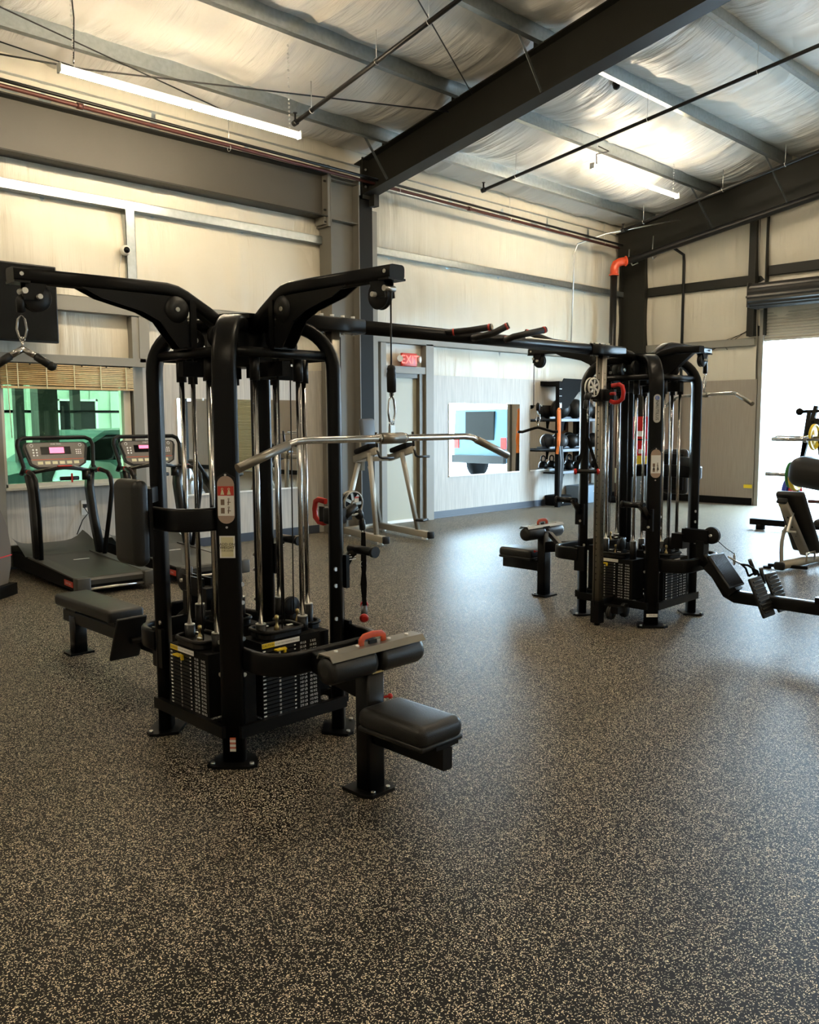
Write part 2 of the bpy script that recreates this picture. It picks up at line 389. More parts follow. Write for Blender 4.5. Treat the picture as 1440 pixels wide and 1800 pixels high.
def insul_sheet(name, m, P, nu, nv, disp):
    """P(u,v)->point, disp(u,v)->inward vector; one continuous sheet"""
    b = new(m); g = [[b.v(Vector(P(i/nu, j/nv))+Vector(disp(i/nu, j/nv))) for j in range(nv+1)] for i in range(nu+1)]
    for i in range(nu):
        for j in range(nv): b._face([g[i][j], g[i+1][j], g[i+1][j+1], g[i][j+1]], True)
    return struct(b.build(name, fix=False))
ZG = [2.1, 2.62, 3.80, 4.75, 5.2]
def bulge(z, levels, amp):
    for a, c in zip(levels, levels[1:]):
        if a <= z <= c:
            t = (z-a)/(c-a); return amp*(c-a)*max(0, 4*t*(1-t))**0.6
    return 0
rn = random.Random(3)
seams = [x0+k*1.22 for k in range(18)]
def seamf(x, s):
    d = min(abs(x-q) for q in s); return max(0, 1-d/0.05)
def wavy(x, z): return 0.006*math.sin(x*7.3+1.3*math.sin(z*2.1))+0.004*math.sin(x*17+z*1.7)
def dsp_back(u, v):
    x = x0+(x1-x0)*u; z = 2.1+3.1*v
    return (0, -0.01-bulge(z, ZG, 0.055)-wavy(x, z)*min(1, bulge(z, ZG, 0.055)*20)+0.02*seamf(x+0.04*math.sin(z*2.3), seams), 0)
insul_sheet('wall_back', INSW, lambda u, v: (x0+(x1-x0)*u, WALL, 2.1+3.1*v), 420, 44, dsp_back)
ZE = [2.05, 2.86, 3.86, 6.95]
def end_top(y): return roofz(y, .22)
def dsp_end(u, v):
    y = DY1+.1+(y1-DY1-.1)*u; z = 2.1+(end_top(y)-2.1)*v
    return (-0.01-bulge(z, [2.05, 2.86, 3.86, 5.6], 0.045)-wavy(y, z)+0.02*seamf(y, [6.9, 7.75, 8.5]), 0, 0)
insul_sheet('wall_end', INSW, lambda u, v: (ENDX, DY1+.1+(y1-DY1-.1)*u, 2.1+(end_top(DY1+.1+(y1-DY1-.1)*u)-2.1)*v), 90, 60, dsp_end)
def dsp_end2(u, v):
    y = y0+(DY1+.1-y0)*u; z = DZ+.2+(end_top(y)-DZ-.2)*v
    return (-0.01-bulge(z, [DZ+.2, 3.86, 5.2, 7.0], 0.045)-wavy(y, z)+0.02*seamf(y, [y0+k*1.22 for k in range(14)]), 0, 0)
insul_sheet('wall_end', INSW, lambda u, v: (ENDX, y0+(DY1+.1-y0)*u, DZ+.2+(end_top(y0+(DY1+.1-y0)*u)-DZ-.2)*v), 200, 40, dsp_end2)
# far walls behind the camera: panels below, insulation above (plain)
b = new(INSW); b.box(x0-.1, x0, y0, y1, 2.2, 7.2); b.m(PANEL); b.box(x0-.1, x0, y0, y1, 0, 2.2); struct(b.build('wall_left'))
b = new(INSW); b.box(x0, x1, y0-.1, y0, 2.2, 5.4); b.m(PANEL); b.box(x0, x1, y0-.1, y0, 0, 2.2); struct(b.build('wall_front'))
# ceiling insulation sagging between the purlins
PY = [8.45, 7.22, 6.0, 4.70, 3.45, 2.2, 0.95]
PYA = sorted([WALL]+PY+[0.25]+[-q for q in PY]+[-0.25, y0], reverse=True)
SEAM_R = [x0+.7+k*1.83 for k in range(12)]
def dsp_roof(u, v):
    y = y1+(y0-y1)*v; x = x0+(x1-x0)*u; sag = 0
    for a, c in zip(PYA, PYA[1:]):
        if c <= y <= a:
            t = (a-y)/(a-c); sag = 0.13*(a-c)*max(0, 4*t*(1-t))**0.7; break
    r = 0.012*math.sin(x*5.1+2*math.sin(y*1.3))+0.008*math.sin(x*13+y*2)
    d = min(abs(x-q-0.05*math.sin(y*3)) for q in SEAM_R)
    return (0, 0, -sag*(1+0.25*math.sin(x*0.9+y))-r*min(1, sag*12)-0.045*max(0, 1-d/0.05)*min(1, sag*15))
insul_sheet('ceiling', INSC, lambda u, v: (x0+(x1-x0)*u, y1+(y0-y1)*v, roofz(y1+(y0-y1)*v, .23)), 340, 190, dsp_roof)
b = new(SHEET)
for sgn in (1,-1): b.hexa([(x0-.3,0,7.05),(x1+.3,0,7.05),(x1+.3,sgn*9.5,5.15),(x0-.3,sgn*9.5,5.15),(x0-.3,0,7.15),(x1+.3,0,7.15),(x1+.3,sgn*9.5,5.25),(x0-.3,sgn*9.5,5.25)])
struct(b.build('ceiling_outer_roof'))
# wall panels, baseboards
b = new(PANEL); b.box(9.40, x1, WALL-.04, WALL+.12, 0, 2.18); struct(b.build('wall_back_panel'))
b = new(PANEL); b.box(4.75, 7.25, WALL-.04, WALL+.12, 0, 2.16); struct(b.build('wall_back_panel'))
b = new(PANEL); b.box(x0, 4.75, WALL-.04, WALL+.12, 0, WZ0-.02); b.box(x0, WX0-.10, WALL-.04, WALL+.12, WZ0, 2.14); struct(b.build('wall_back_panel'))
b = new(PANEL); b.box(7.25, 8.36, WALL-.03, WALL+.12, 0, 2.6); struct(b.build('wall_back_panel'))
b = new(PANELD); b.box(ENDX-.05, ENDX+.12, DY1+.07, 9.13, 0, 2.17); struct(b.build('wall_end_panel'))
b = new(PANELD); b.box(ENDX-.05, ENDX+.12, y0, -8.15, 0, 2.17); b.box(ENDX-.05, ENDX+.12, -7.05, DY0-.1, 0, 2.17); struct(b.build('wall_end_panel'))
b = new(BASEB); b.box(9.40, x1-.05, WALL-.055, WALL-.04, 0, .105); b.box(9.40, x1-.05, WALL-.07, WALL-.04, 0, .012); struct(b.build('baseboard_back'))
b = new(BASEB); b.box(x0, 7.25, WALL-.055, WALL-.04, 0, .105); struct(b.build('baseboard_back'))
b = new(BLKM); b.box(ENDX-.065, ENDX-.05, DY1+.09, 9.1, 0, .125); struct(b.build('baseboard_end'))
b = new(BLKM); b.box(ENDX-.065, ENDX-.05, -7.05, DY0-.12, 0, .125); struct(b.build('baseboard_end'))

# ---------------------------------------------------------------- structural steel
def ibeam_between(name, p_top, p_bot, flw, tf, tw, normal, m, label, cat, group=None, parts=True):
    """p_top/p_bot: matching lists of points along the beam; flanges flw wide across `normal`"""
    n = Vector(normal)*flw/2
    t = empty(name, (0,0,0), 0, label, cat, group)
    wn = Vector(normal)*tw/2; b = new(m)
    for i in range(len(p_top)-1):
        A, B_, C_, D = Vector(p_top[i]), Vector(p_top[i+1]), Vector(p_bot[i+1]), Vector(p_bot[i])
        b.hexa([D-wn, C_-wn, C_+wn, D+wn, A-wn, B_-wn, B_+wn, A+wn])
    b.build('web', parent=t)
    for nm, P in (('top_flange', p_top), ('bottom_flange', p_bot)):
        b = new(m)
        for i in range(len(P)-1):
            A, B_ = Vector(P[i]), Vector(P[i+1]); d = (B_-A).normalized(); up = d.cross(Vector(normal)).normalized()*tf
            b.hexa([A-n-up/2, B_-n-up/2, B_+n-up/2, A+n-up/2, A-n+up/2, B_-n+up/2, B_+n+up/2, A+n+up/2])
        b.build(nm, parent=t)
    return t
RX = 8.0
ys = [9.05, 7.0, 4.5, 2.0, 0.0]
raf = ibeam_between('roof_rafter', [(RX,y,roofz(y,-.01)) for y in ys], [(RX,y,4.50+0.178*(8.9-y)) for y in ys], .22, .014, .010, (1,0,0), GREYST, 'dark grey steel I-beam rafter sloping up from the column across the ceiling', 'steel beam')
b = new(GREYST)
for yy in (8.9,): b.box(RX-.11, RX+.11, yy-.02, yy+.0, 4.45, roofz(yy,0.02)); b.box(RX+.02, RX+.11, 8.80, 8.90, 4.36, 4.52)
b.build('end_plate', parent=raf)
b = new(ZINC)
for i in range(4): b.cyl((RX-.07+.14*(i%2), 8.872, 4.6+.22*(i//2)), (RX-.07+.14*(i%2), 8.856, 4.6+.22*(i//2)), .016, 6)
b.build('bolts', parent=raf)
ibeam_between('roof_rafter', [(RX,-y,roofz(y,-.01)) for y in ys], [(RX,-y,4.50+0.178*(8.9-y)) for y in ys], .22, .014, .010, (1,0,0), GREYST, 'dark steel rafter on the far side of the ridge, behind the camera', 'steel beam')
RE = 14.42
ibeam_between('roof_rafter', [(RE,y,roofz(y,-.01)) for y in ys], [(RE,y,4.42+0.175*(8.9-y)) for y in ys], .2, .014, .010, (1,0,0), GREYST, 'dark grey steel I-beam rafter along the top of the wall with the open roll-up door', 'steel beam')
# main column and the portal column left of it
b = new(COLD); b.box(7.86, 8.10, 8.93, 8.945, 0, 4.46); b.box(7.975, 7.985, 8.945, 9.11, 0, 4.46); b.box(7.86, 8.10, 9.10, 9.115, 0, 4.46); b.box(7.82, 8.14, 8.90, 9.14, 0, .02)
tag(b.build('steel_column'), 'dark grey steel I-column under the sloping rafter beside the exit door', 'steel column')
t = empty('steel_column', (0,0,0), 0, 'wide light grey steel column carrying the long header beam, left of the dark column', 'steel column')
b = new(GREYCOL); b.box(7.34, 7.80, 8.985, 8.995, 0, 4.66); b.build('web', parent=t)
b = new(GREYCOL); b.box(7.325, 7.34, 8.87, 9.11, 0, 4.70); b.build('flange', parent=t)
b = new(GREYCOL); b.box(7.80, 7.815, 8.87, 9.11, 0, 4.66); b.build('flange', parent=t)
b = new(GREYCOL); b.box(7.34, 7.80, 8.89, 8.985, 4.10, 4.112); b.box(7.34, 7.80, 8.89, 8.985, 4.60, 4.612); b.build('stiffener', parent=t)
# portal header beam
t = empty('header_beam', (0,0,0), 0, 'long grey steel header beam running along the top of the window wall', 'steel beam')
b = new(BEAMG); b.box(x0, 7.28, 8.985, 8.995, 4.13, 4.64); b.build('web', parent=t)
b = new(GREYST); b.box(x0, 7.28, 8.87, 9.11, 4.64, 4.655); b.build('top_flange', parent=t)
b = new(GREYST); b.box(x0, 7.28, 8.87, 9.11, 4.115, 4.13); b.build('bottom_flange', parent=t)
b = new(GREYCOL); b.box(7.28, 7.32, 8.87, 9.11, 4.00, 4.76); b.box(7.235,7.28,8.90,9.08,4.02,4.115); b.build('end_plate', parent=t)
b = new(GREYST)
for z in (4.05, 4.2, 4.56, 4.7): b.cyl((7.27, 8.90, z), (7.24, 8.90, z), .013, 6)
b.build('bolts', parent=t)
# grey cleat/jamb strip right of the dark column
b = new(GREYP); b.box(8.13, 8.25, 9.00, 9.13, 0, 4.35); tag(b.build('wall_jamb'), 'thin light grey vertical steel channel just right of the dark column', 'steel channel')
# purlins
def zee(b, xa, xb, y, zb, h=.215, fl=.07, t=.006, s=1):
    b.box(xa, xb, y-t/2, y+t/2, zb, zb+h)
    b.box(xa, xb, y-(fl if s > 0 else 0), y+(0 if s > 0 else fl), zb, zb+t); b.box(xa, xb, y-(0 if s > 0 else fl), y+(fl if s > 0 else 0), zb+h-t, zb+h)
    b.box(xa, xb, y-s*fl-t/2, y-s*fl+t/2, zb, zb+.02)
PL = ['nearest the wall eave', 'second up from the wall eave', 'third up from the wall eave', 'fourth up from the wall eave', 'fifth up from the wall eave', 'sixth up from the wall eave', 'closest to the ridge']
for i, y in enumerate(PY):
    b = new(GALV); zee(b, x0, x1, y, roofz(y, .002)); 
    b.m(GREYST); b.box(RX-.06, RX-.045, y+.01, y+.1, roofz(y,.0), roofz(y,.17)); b.box(RX-.06, RX+.0, y+.005, y+.02, roofz(y,.0), roofz(y,.17))
    tag(b.build('roof_purlin'), 'galvanised Z-shaped roof purlin, '+PL[i], 'roof purlin', 'galvanised roof purlins')
for y in [-q for q in PY]:
    b = new(GALV); zee(b, x0, x1, y, roofz(y, .002), s=-1)
    tag(b.build('roof_purlin'), 'galvanised roof purlin on the far slope of the roof behind the camera', 'roof purlin', 'galvanised roof purlins behind the camera')
b = new(GALV); b.box(x0, x1, WALL-.02, WALL-.012, 4.70, 4.93); b.box(x0, x1, WALL-.085, WALL-.012, 4.70, 4.706); b.box(x0, x1, WALL-.085, WALL-.012, 4.924, 4.93); b.box(x0,x1,WALL-.085,WALL-.08,4.70,4.72)
tag(b.build('eave_strut'), 'galvanised eave strut running along the top of the long wall', 'eave strut')
# flange braces
for (ya, s, lab) in ((8.45, -1, 'lowest, beside the column'), (6.0, -1, 'high up near the top of the picture'),):
    b = new(GALV); b.bar([(RX-.45, ya, roofz(ya,.02)), (RX-.11, ya-.05, 4.50+0.178*(8.9-ya)+.02)], .04, .004, up=(0,1,0))
    tag(b.build('flange_brace'), 'thin diagonal steel strap bracing the sloping rafter, '+lab, 'brace')
b = new(GALV); b.bar([(RE-.75, 7.22, roofz(7.22,.02)), (RE-.1, 7.15, 4.42+0.175*1.7+.02)], .05, .004, up=(0,1,0)); tag(b.build('flange_brace'), 'thin diagonal steel strap to the end rafter near the corner', 'brace')
b = new(GALV); b.bar([(RE-.75, 6.0, roofz(6.0,.02)), (RE-.1, 5.9, 4.42+0.175*2.9+.02)], .05, .004, up=(0,1,0)); tag(b.build('flange_brace'), 'thin diagonal steel strap to the end rafter at the right edge of the picture', 'brace')
# back wall girts
def girt(xa, xb, z, label, m=GALV, h=.10, d=.12):
    b = new(m); y = WALL
    b.box(xa, xb, y-d, y-d+.006, z, z+h); b.box(xa, xb, y-d, y, z+h-.005, z+h); b.box(xa, xb, y-d, y, z, z+.005); b.box(xa, xb, y-.008, y, z-.09, z)
    return tag(b.build('wall_girt'), label, 'steel girt')
girt(x0, 7.32, 3.80, 'shiny galvanised girt across the window wall above the security camera')
girt(8.25, x1, 3.80, 'galvanised girt across the wall above the exit door')
girt(x0, 7.32, 2.66, 'beige galvanised girt behind the television', GREYP, .16, .15)
girt(8.25, x1, 2.60, 'light grey girt across the wall just over the exit sign', GREYP, .10, .14)
b = new(GREYP); b.box(4.60, 4.68, WALL-.14, WALL, 2.16, 2.66); b.box(4.68, 4.80, WALL-.15, WALL, 2.16, 2.66); tag(b.build('wall_stud'), 'short grey steel stud above the right end of the window', 'steel stud')
b = new(GALV); b.box(4.58, 4.69, WALL-.13, WALL-.124, 2.82, 3.80); b.box(4.58, 4.586, WALL-.13, WALL, 2.82, 3.80); b.box(4.685, 4.69, WALL-.13, WALL-.10, 2.82, 3.80); tag(b.build('wall_stud'), 'galvanised vertical stud carrying the white dome camera', 'steel stud')
# end wall girts and column
def girt_e(ya, yb, z, label, h=.16, d=.10, m=GREYST):
    b = new(m); x = ENDX
    b.box(x-d, x-d+.006, ya, yb, z, z+h); b.box(x-d, x, ya, yb, z+h-.005, z+h); b.box(x-d, x, ya, yb, z, z+.005)
    return tag(b.build('wall_girt'), label, 'steel girt')
girt_e(6.62, 8.56, 3.76, 'dark grey girt on the end wall between corner column and door column')
girt_e(3.0, 6.3, 3.88, 'dark grey girt on the end wall above the roll-up door housing')
girt_e(6.5, 8.56, 2.74, 'grey girt on the end wall left of the roll-up door', .13, .10, GREYP)
b = new(GREYST); b.box(ENDX-.12, ENDX-.02, 8.58, 9.10, 0, 4.75); b.box(ENDX-.2, ENDX-.12, 8.56, 8.60, 0, 4.75); b.box(ENDX-.2, ENDX-.12, 9.06, 9.10, 0, 4.75)
tag(b.build('steel_column'), 'grey steel corner column beside the red pipe elbow', 'steel column')
b = new(GREYST); b.box(ENDX-.16, ENDX-.01, 6.50, 6.62, 2.9, 5.35); b.box(ENDX-.02, ENDX-.01, 6.33, 6.5, 2.9, 5.35); b.box(ENDX-.16, ENDX-.01, 6.32, 6.335, 2.9, 5.35)
tag(b.build('steel_column'), 'grey steel wind column above the left side of the roll-up door', 'steel column')

# ---------------------------------------------------------------- window 1
wt = empty('window_1', (0,0,0)); wt['kind'] = 'structure'
b = new(FRAMEW); y = WALL-.06
b.box(WX0-.03, WX0+.02, y-.02, y+.10, WZ0, WZ1); b.box(WX1-.10, WX1-.02, y-.02, y+.10, WZ0, WZ1); b.box(WX0, WX1-.02, y-.02, y+.10, WZ0, WZ0+.035); b.box(WX0, WX1, y, y+.10, WZ1-.06, WZ1)
b.build('window_frame', parent=wt)
b = new(GLASS); b.box(WX0+.02, WX1-.10, y+.04, y+.046, WZ0+.03, WZ1-.05); b.build('glass', parent=wt)
b = new(FRAMEW); b.box(WX0-.02, WX1, WALL-.13, WALL+.1, WZ0-.025, WZ0); b.build('window_sill', parent=wt)
b = new(GREYP); b.box(WX0-.10, WX0-.03, WALL-.15, WALL+.12, 0, 2.14); b.box(WX1, WX1+.15, WALL-.06, WALL+.12, 0, 2.14); b.box(x0, WX1+.15, WALL-.15, WALL+.12, 2.11, 2.20); b.box(WX1+.0, WX1+.03, WALL-.12, WALL+.12, WZ0, 2.14)
b.build('window_casing', parent=wt)
bl = empty('bamboo_blind', (0,0,0), 0, 'half raised bamboo roll-up blind at the top of the window', 'window blind')
b = new(BAMBOO)
for k in range(11): b.cyl((WX0-.02, WALL-.14+.004*(k%2), 2.09-.020*k), (WX1-.01, WALL-.14+.004*(k%2), 2.085-.020*k), .0095, 8)
b.box(WX0-.02, WX1-.01, WALL-.15, WALL-.13, 1.845, 1.87); b.build('slats', parent=bl)
b = new(CREAM)
for k in range(5): b.box(3.34+.29*k, 3.35+.29*k, WALL-.155, WALL-.15, 1.85, 2.1)
b.build('tapes', parent=bl)
b = new(CREAM); b.cyl((3.235, WALL-.16, 2.08), (3.255, WALL-.16, 1.35), .004, 8); b.build('pull_wand', parent=bl)
b = new(BLKM)
for k in range(6): b.cyl((3.20+.27*k, WALL-.152, 2.092), (3.20+.27*k, WALL-.158, 2.092), .007, 8)
b.build('screws', parent=bl)

# ---------------------------------------------------------------- exit door
dt = empty('door_1', (0,0,0)); dt['kind'] = 'structure'
b = new(GREYP); b.box(8.34, 8.44, WALL-.13, WALL, 0, 2.60); b.box(9.24, 9.40, WALL-.14, WALL, 0, 2.62); b.box(8.44, 9.24, WALL-.13, WALL, 2.18, 2.28); b.build('door_frame', parent=dt)
b = new(mat('door_jamb_brown',(0.12,0.10,0.065),.45)); b.box(9.14, 9.24, WALL-.10, WALL, 0, 2.18); b.box(8.44, 9.24, WALL-.08, WALL-.02, 2.12, 2.18); b.box(8.44, 8.48, WALL-.08, WALL, 0, 2.18); b.build('jamb', parent=dt)
b = new(DOORM); b.box(8.48, 9.14, WALL-.03, WALL+.1, 0.03, 2.12); b.build('door_leaf', parent=dt)
b = new(WHITE); b.box(8.48, 9.14, WALL-.06, WALL-.03, 0.0, 0.04); b.build('threshold', parent=dt)
b = new(ZINC); b.cyl((8.56, WALL-.03, 1.0), (8.56, WALL-.09, 1.0), .02, 12); b.cyl((8.56, WALL-.08, 1.0), (8.66, WALL-.08, 1.0), .01, 10); b.build('door_handle', parent=dt)
b = new(INSW); b.box(8.44, 9.24, WALL-.03, WALL, 2.28, 2.60); struct(b.build('wall_back_infill'))

# ---------------------------------------------------------------- roll-up door
rt = empty('door_2', (0,0,0)); rt['kind'] = 'structure'
def rollup(parent, ya, yb, zb, zt, x, mt):
    b = new(mt); n = int((zt-zb)/.05)
    for k in range(n):
        z = zb+k*.05; prof = [(x, z), (x-.014, z+.010), (x-.014, z+.036), (x, z+.046)]
        b.prism([(px, ya, pz) for px, pz in prof]+[(x+.006, ya, z+.046), (x+.006, ya, z)], (0, yb-ya, 0))
    b.build('curtain', parent=parent)
    b = new(ZINC); b.box(x-.02, x+.02, ya, yb, zb-.04, zb); b.build('bottom_bar', parent=parent)
rollup(rt, DY0+.02, DY1-.03, DZ, 3.30, ENDX-.03, SLAT)
b = new(GREYP)
for yc in (DY1, DY0): b.box(ENDX-.09, ENDX+.1, yc-.03, yc+.04, 0, 3.32)
b.box(ENDX-.01, ENDX+.12, DY1+.02, DY1+.16, 0, 3.4); b.box(ENDX-.01, ENDX+.12, DY0-.16, DY0-.02, 0, 3.4); b.build('door_track', parent=rt)
HOUS = mat('coil_slats', (0.045,0.042,0.038), 0.35, 0.4)
b = new(HOUS); seg = 20; R_ = .21
prof = []
for k in range(seg*2): a = 2*PI*k/(seg*2); r = R_ if k % 2 else R_-.015; prof.append((ENDX-.32+r*math.cos(a), 0, 3.53+r*math.sin(a)))
b.prism([(p[0], DY0-.1, p[2]) for p in prof], (0, DY1-DY0+.18, 0)); b.build('coil', parent=rt)
b = new(HOUS); b.box(ENDX-.5, ENDX-.01, DY1+.08, DY1+.10, 3.34, 3.74); b.cyl((ENDX-.32, DY1+.10, 3.53), (ENDX-.32, DY1+.19, 3.53), .02, 10); b.box(ENDX-.5, ENDX-.01, DY0-.12, DY0-.10, 3.34, 3.74); b.build('coil_bracket', parent=rt)
b = new(SHEET); b.box(ENDX-.01, ENDX+.12, DY0-.02, DY1+.02, 3.2, 3.4); b.build('lintel', parent=rt)
rt3 = empty('door_3', (0,0,0)); rt3['kind'] = 'structure'
rollup(rt3, -5.3, -2.6, 0.05, 3.3, ENDX-.08, mat('closed_slats', (0.50,0.48,0.30), .45))
b = new(HOUS); b.cyl((ENDX-.32, -5.3, 3.53), (ENDX-.32, -1.5, 3.53), .21, 24); b.build('coil', parent=rt3)

# ---------------------------------------------------------------- ceiling lights
LED = mat('led_diffuser', (0.9,0.85,0.75), .4, emit=(1.0,0.83,0.58), estr=68)
def led(xa, xb, y, z, label, rise):
    t = empty('ceiling_light', ((xa+xb)/2, y, z), 0, label, 'ceiling light', 'LED strip lights under the roof'); h = (xb-xa)/2
    b = new(WHITEP); b.box(-h, h, -.016, .016, .022, .04); b.box(-h-.012, -h, -.034, .034, -.03, .045); b.box(h, h+.012, -.034, .034, -.03, .045); b.build('housing', parent=t)
    b = new(LED); b.cyl((-h,0,0), (-.02,0,0), .027, 16); b.cyl((.02,0,0), (h,0,0), .027, 16); b.m(WHITEP); b.cyl((-.02,0,0),(.02,0,0),.022,12); b.build('diffuser', parent=t)
    for s in (-1, 1):
        b = new(ZINC)
        n = int(rise/.04)
        for k in range(n): b.torus((s*(h-.12), 0, .06+k*.04), (1,0,0) if k % 2 else (0,1,0), .010, .003, 8, 4)
        b.build('hanging_chain', parent=t)
    return t
LEDA = led(3.24, 5.74, 7.45, 4.45, 'bright double length LED strip light hanging on chains above the treadmills', .85)
LEDB = led(10.50, 12.86, 7.03, 4.985, 'shorter looking LED strip light hung under the roof right of the sloping rafter', .45)
for q in ((4.5,2.4),(-2.0,5.0),(-2.0,-1.0),(4.5,-3.5),(11.2,1.6),(11.2,-4.0)):
    led(q[0]-1.25, q[0]+1.25, q[1], 5.35, 'LED strip light hanging behind or above the camera', .8)
b = new(PIPEB); b.X = Matrix.Translation((-4.49,-7.45,-4.45)); b.tube([(3.36,7.45,4.52),(3.38,7.45,4.9),(3.34,7.42,5.3)], .006, 6); b.build('power_cord', parent=LEDA)
b = new(PIPEB); b.X = Matrix.Translation((-4.49,-7.45,-4.45)); b.tube([(3.36,7.45,4.50),(2.2,7.6,4.62),(1.2,7.8,4.75)], .006, 6); b.build('power_cord', parent=LEDA)
b = new(PIPEB); b.X = Matrix.Translation((-11.68,-7.03,-4.985)); b.tube([(10.6,7.03,5.04),(10.55,7.0,5.15),(10.7,6.9,5.2),(10.75,7.1,5.32)], .008, 6); b.build('power_cord', parent=LEDB)

# ---------------------------------------------------------------- pipes under the roof
def pipe(name, pts, r, m, label, cat='pipe', fit=None):
    t = new(m); t.tube(pts, r, 10); o = t.build(name); tag(o, label, cat); 
    if fit:
        for p, d in fit: b = new(m); b.cyl(Vector(p)-Vector(d)*.03, Vector(p)+Vector(d)*.03, r*1.4, 12); b.build('coupling', parent=o)
    return o
def hanger(o, x, y, z, top):
    b = new(ZINC); b.torus((x, y, z), (1,0,0), .034, .004, 14, 5); b.cyl((x, y, z+.03), (x, y, top), .004, 6); b.build('pipe_hanger', parent=o)
o = pipe('sprinkler_pipe', [(-2,8.77,4.69),(3.2,8.77,4.67),(14.0,8.77,4.59)], .022, PIPER, 'rust red sprinkler main running along the top of the long wall', fit=[((9.9,8.77,4.62),(1,0,0)),((4.0,8.77,4.665),(1,0,0))])
for x in (5.75, 8.45, 10.85, 13.5): hanger(o, x, 8.77, 4.62, 4.95)
b = new(PIPEB); b.tube([(-2,8.70,4.73),(14.0,8.70,4.63)], .018, 8); tag(b.build('conduit'), 'dark conduit lying just above the rust red sprinkler main', 'conduit')
def branch(p0, p1, label):
    p0, p1 = Vector(p0), Vector(p1); d = (p1-p0).normalized()
    o = pipe('sprinkler_pipe', [p0-d*.02, p1+d*1.2], .023, PIPEB, label, fit=[(p0, d)])
    b = new(PIPEB); b.cyl(p0+V(0,0,.02), p0+V(0,0,.10), .012, 8); b.cyl(p0+V(0,0,.10), p0+V(0,0,.105), .025, 10); b.build('sprinkler_head', parent=o)
    for f in (.12, .55, .85):
        q = p0.lerp(p1, f); b = new(ZINC); b.torus(q, d, .032, .004, 12, 5); b.cyl(q+V(0,0,.03), q+V(0,0,.3), .004, 6); b.build('pipe_hanger', parent=o)
branch((6.04,7.90,4.76), (6.05,5.50,5.24), 'black sprinkler branch pipe ending beside the right end of the long LED light')
branch((9.5,8.15,4.70), (10.15,3.90,5.55), 'long black sprinkler branch pipe crossing the ceiling right of the rafter')
branch((13.2,8.2,4.70), (13.27,5.04,5.33), 'black sprinkler branch pipe at far right, near the corner')
b = new(PIPEB)
b.tube([(2.0,7.78,5.09),(2.982,7.998,5.04),(5.034,8.436,4.953),(5.8,8.6,4.92)], .007, 6); tag(b.build('brace_cable'), 'thin dark brace cable crossing behind the long LED light', 'cable')
b = new(PIPEB); b.tube([(5.2,5.6,5.50),(6.085,6.037,5.433),(7.852,6.915,5.257)], .007, 6); tag(b.build('brace_cable'), 'thin dark brace cable running down to the rafter at top centre', 'cable')
b = new(PIPEB); b.tube([(1.8,9.0,4.75),(3.08,8.319,4.776),(3.804,8.188,4.802),(7.9,7.33,5.17)], .008, 6); tag(b.build('brace_cable'), 'thin dark cable passing behind the LED light to the rafter', 'cable')
# riser, red elbow and thick pipe
o = pipe('fire_riser_pipe', [(13.80,8.77,0.0),(13.84,8.77,4.12)], .062, PIPEB, 'thick black vertical riser pipe below the red elbow near the corner')
b = new(REDEL); b.tube([(13.84,8.77,4.08),(13.85,8.77,4.22),(13.87,8.75,4.29),(13.93,8.70,4.33),(14.02,8.62,4.35)], .075, 14); b.torus((13.84,8.77,4.10),(0,0,1),.078,.014,18,6); b.torus((14.0,8.63,4.345),(1,-.8,.1),.078,.014,18,6); tag(b.build('pipe_elbow'), 'bright red grooved pipe elbow at the top of the riser', 'pipe elbow')
pipe('fire_main_pipe', [(14.0,8.64,4.34),(14.15,8.45,4.40),(14.15,5.345,4.92),(14.15,3.0,5.3)], .06, PIPEB, 'thick black pipe running along the end rafter from the red elbow')
pipe('drop_pipe', [(14.2,7.85,4.52),(14.6,7.82,4.42),(14.62,7.82,4.3),(14.62,7.82,0.0)], .026, PIPEB, 'thin black vertical pipe on the end wall, right of the corner column')
b = new(ZINC); b.tube([(14.1,8.62,4.56),(14.05,8.60,4.38),(14.1,8.55,4.27),(14.2,8.5,4.32)], .012, 6); b.tube([(14.2,8.2,4.75),(14.17,8.2,4.45),(14.2,8.2,4.34),(14.28,8.18,4.4)], .010, 6); tag(b.build('pipe_hanger'), 'zinc hooks holding the thick pipe near the corner', 'pipe hanger')
b = new(ZINC); b.tube([(14.2,7.7,4.95),(13.3,8.6,4.72),(12.95,8.95,4.55),(12.93,9.0,4.4),(12.93,9.05,2.7)], .012, 6); tag(b.build('conduit'), 'thin silver electrical conduit running down the wall left of the riser', 'conduit')
b = new(BLKM)
for k in range(3): b.tube([(ENDX-.05, 6.5, 3.1-.04*k),(ENDX-.05,6.9+.1*k,2.85),(ENDX-.05,7.6-.3*k,2.7)], .005, 5)
tag(b.build('loose_wires'), 'loose thin wires fanning down beside the roll-up door', 'wires')
b = new(PIPEB); b.cyl((9.65,6.13,5.60),(9.65,6.13,5.72),.05,12); b.sphere((9.65,6.13,5.59),.045); tag(b.build('sensor'), 'small dark round sensor hanging under the roof right of the rafter', 'sensor')

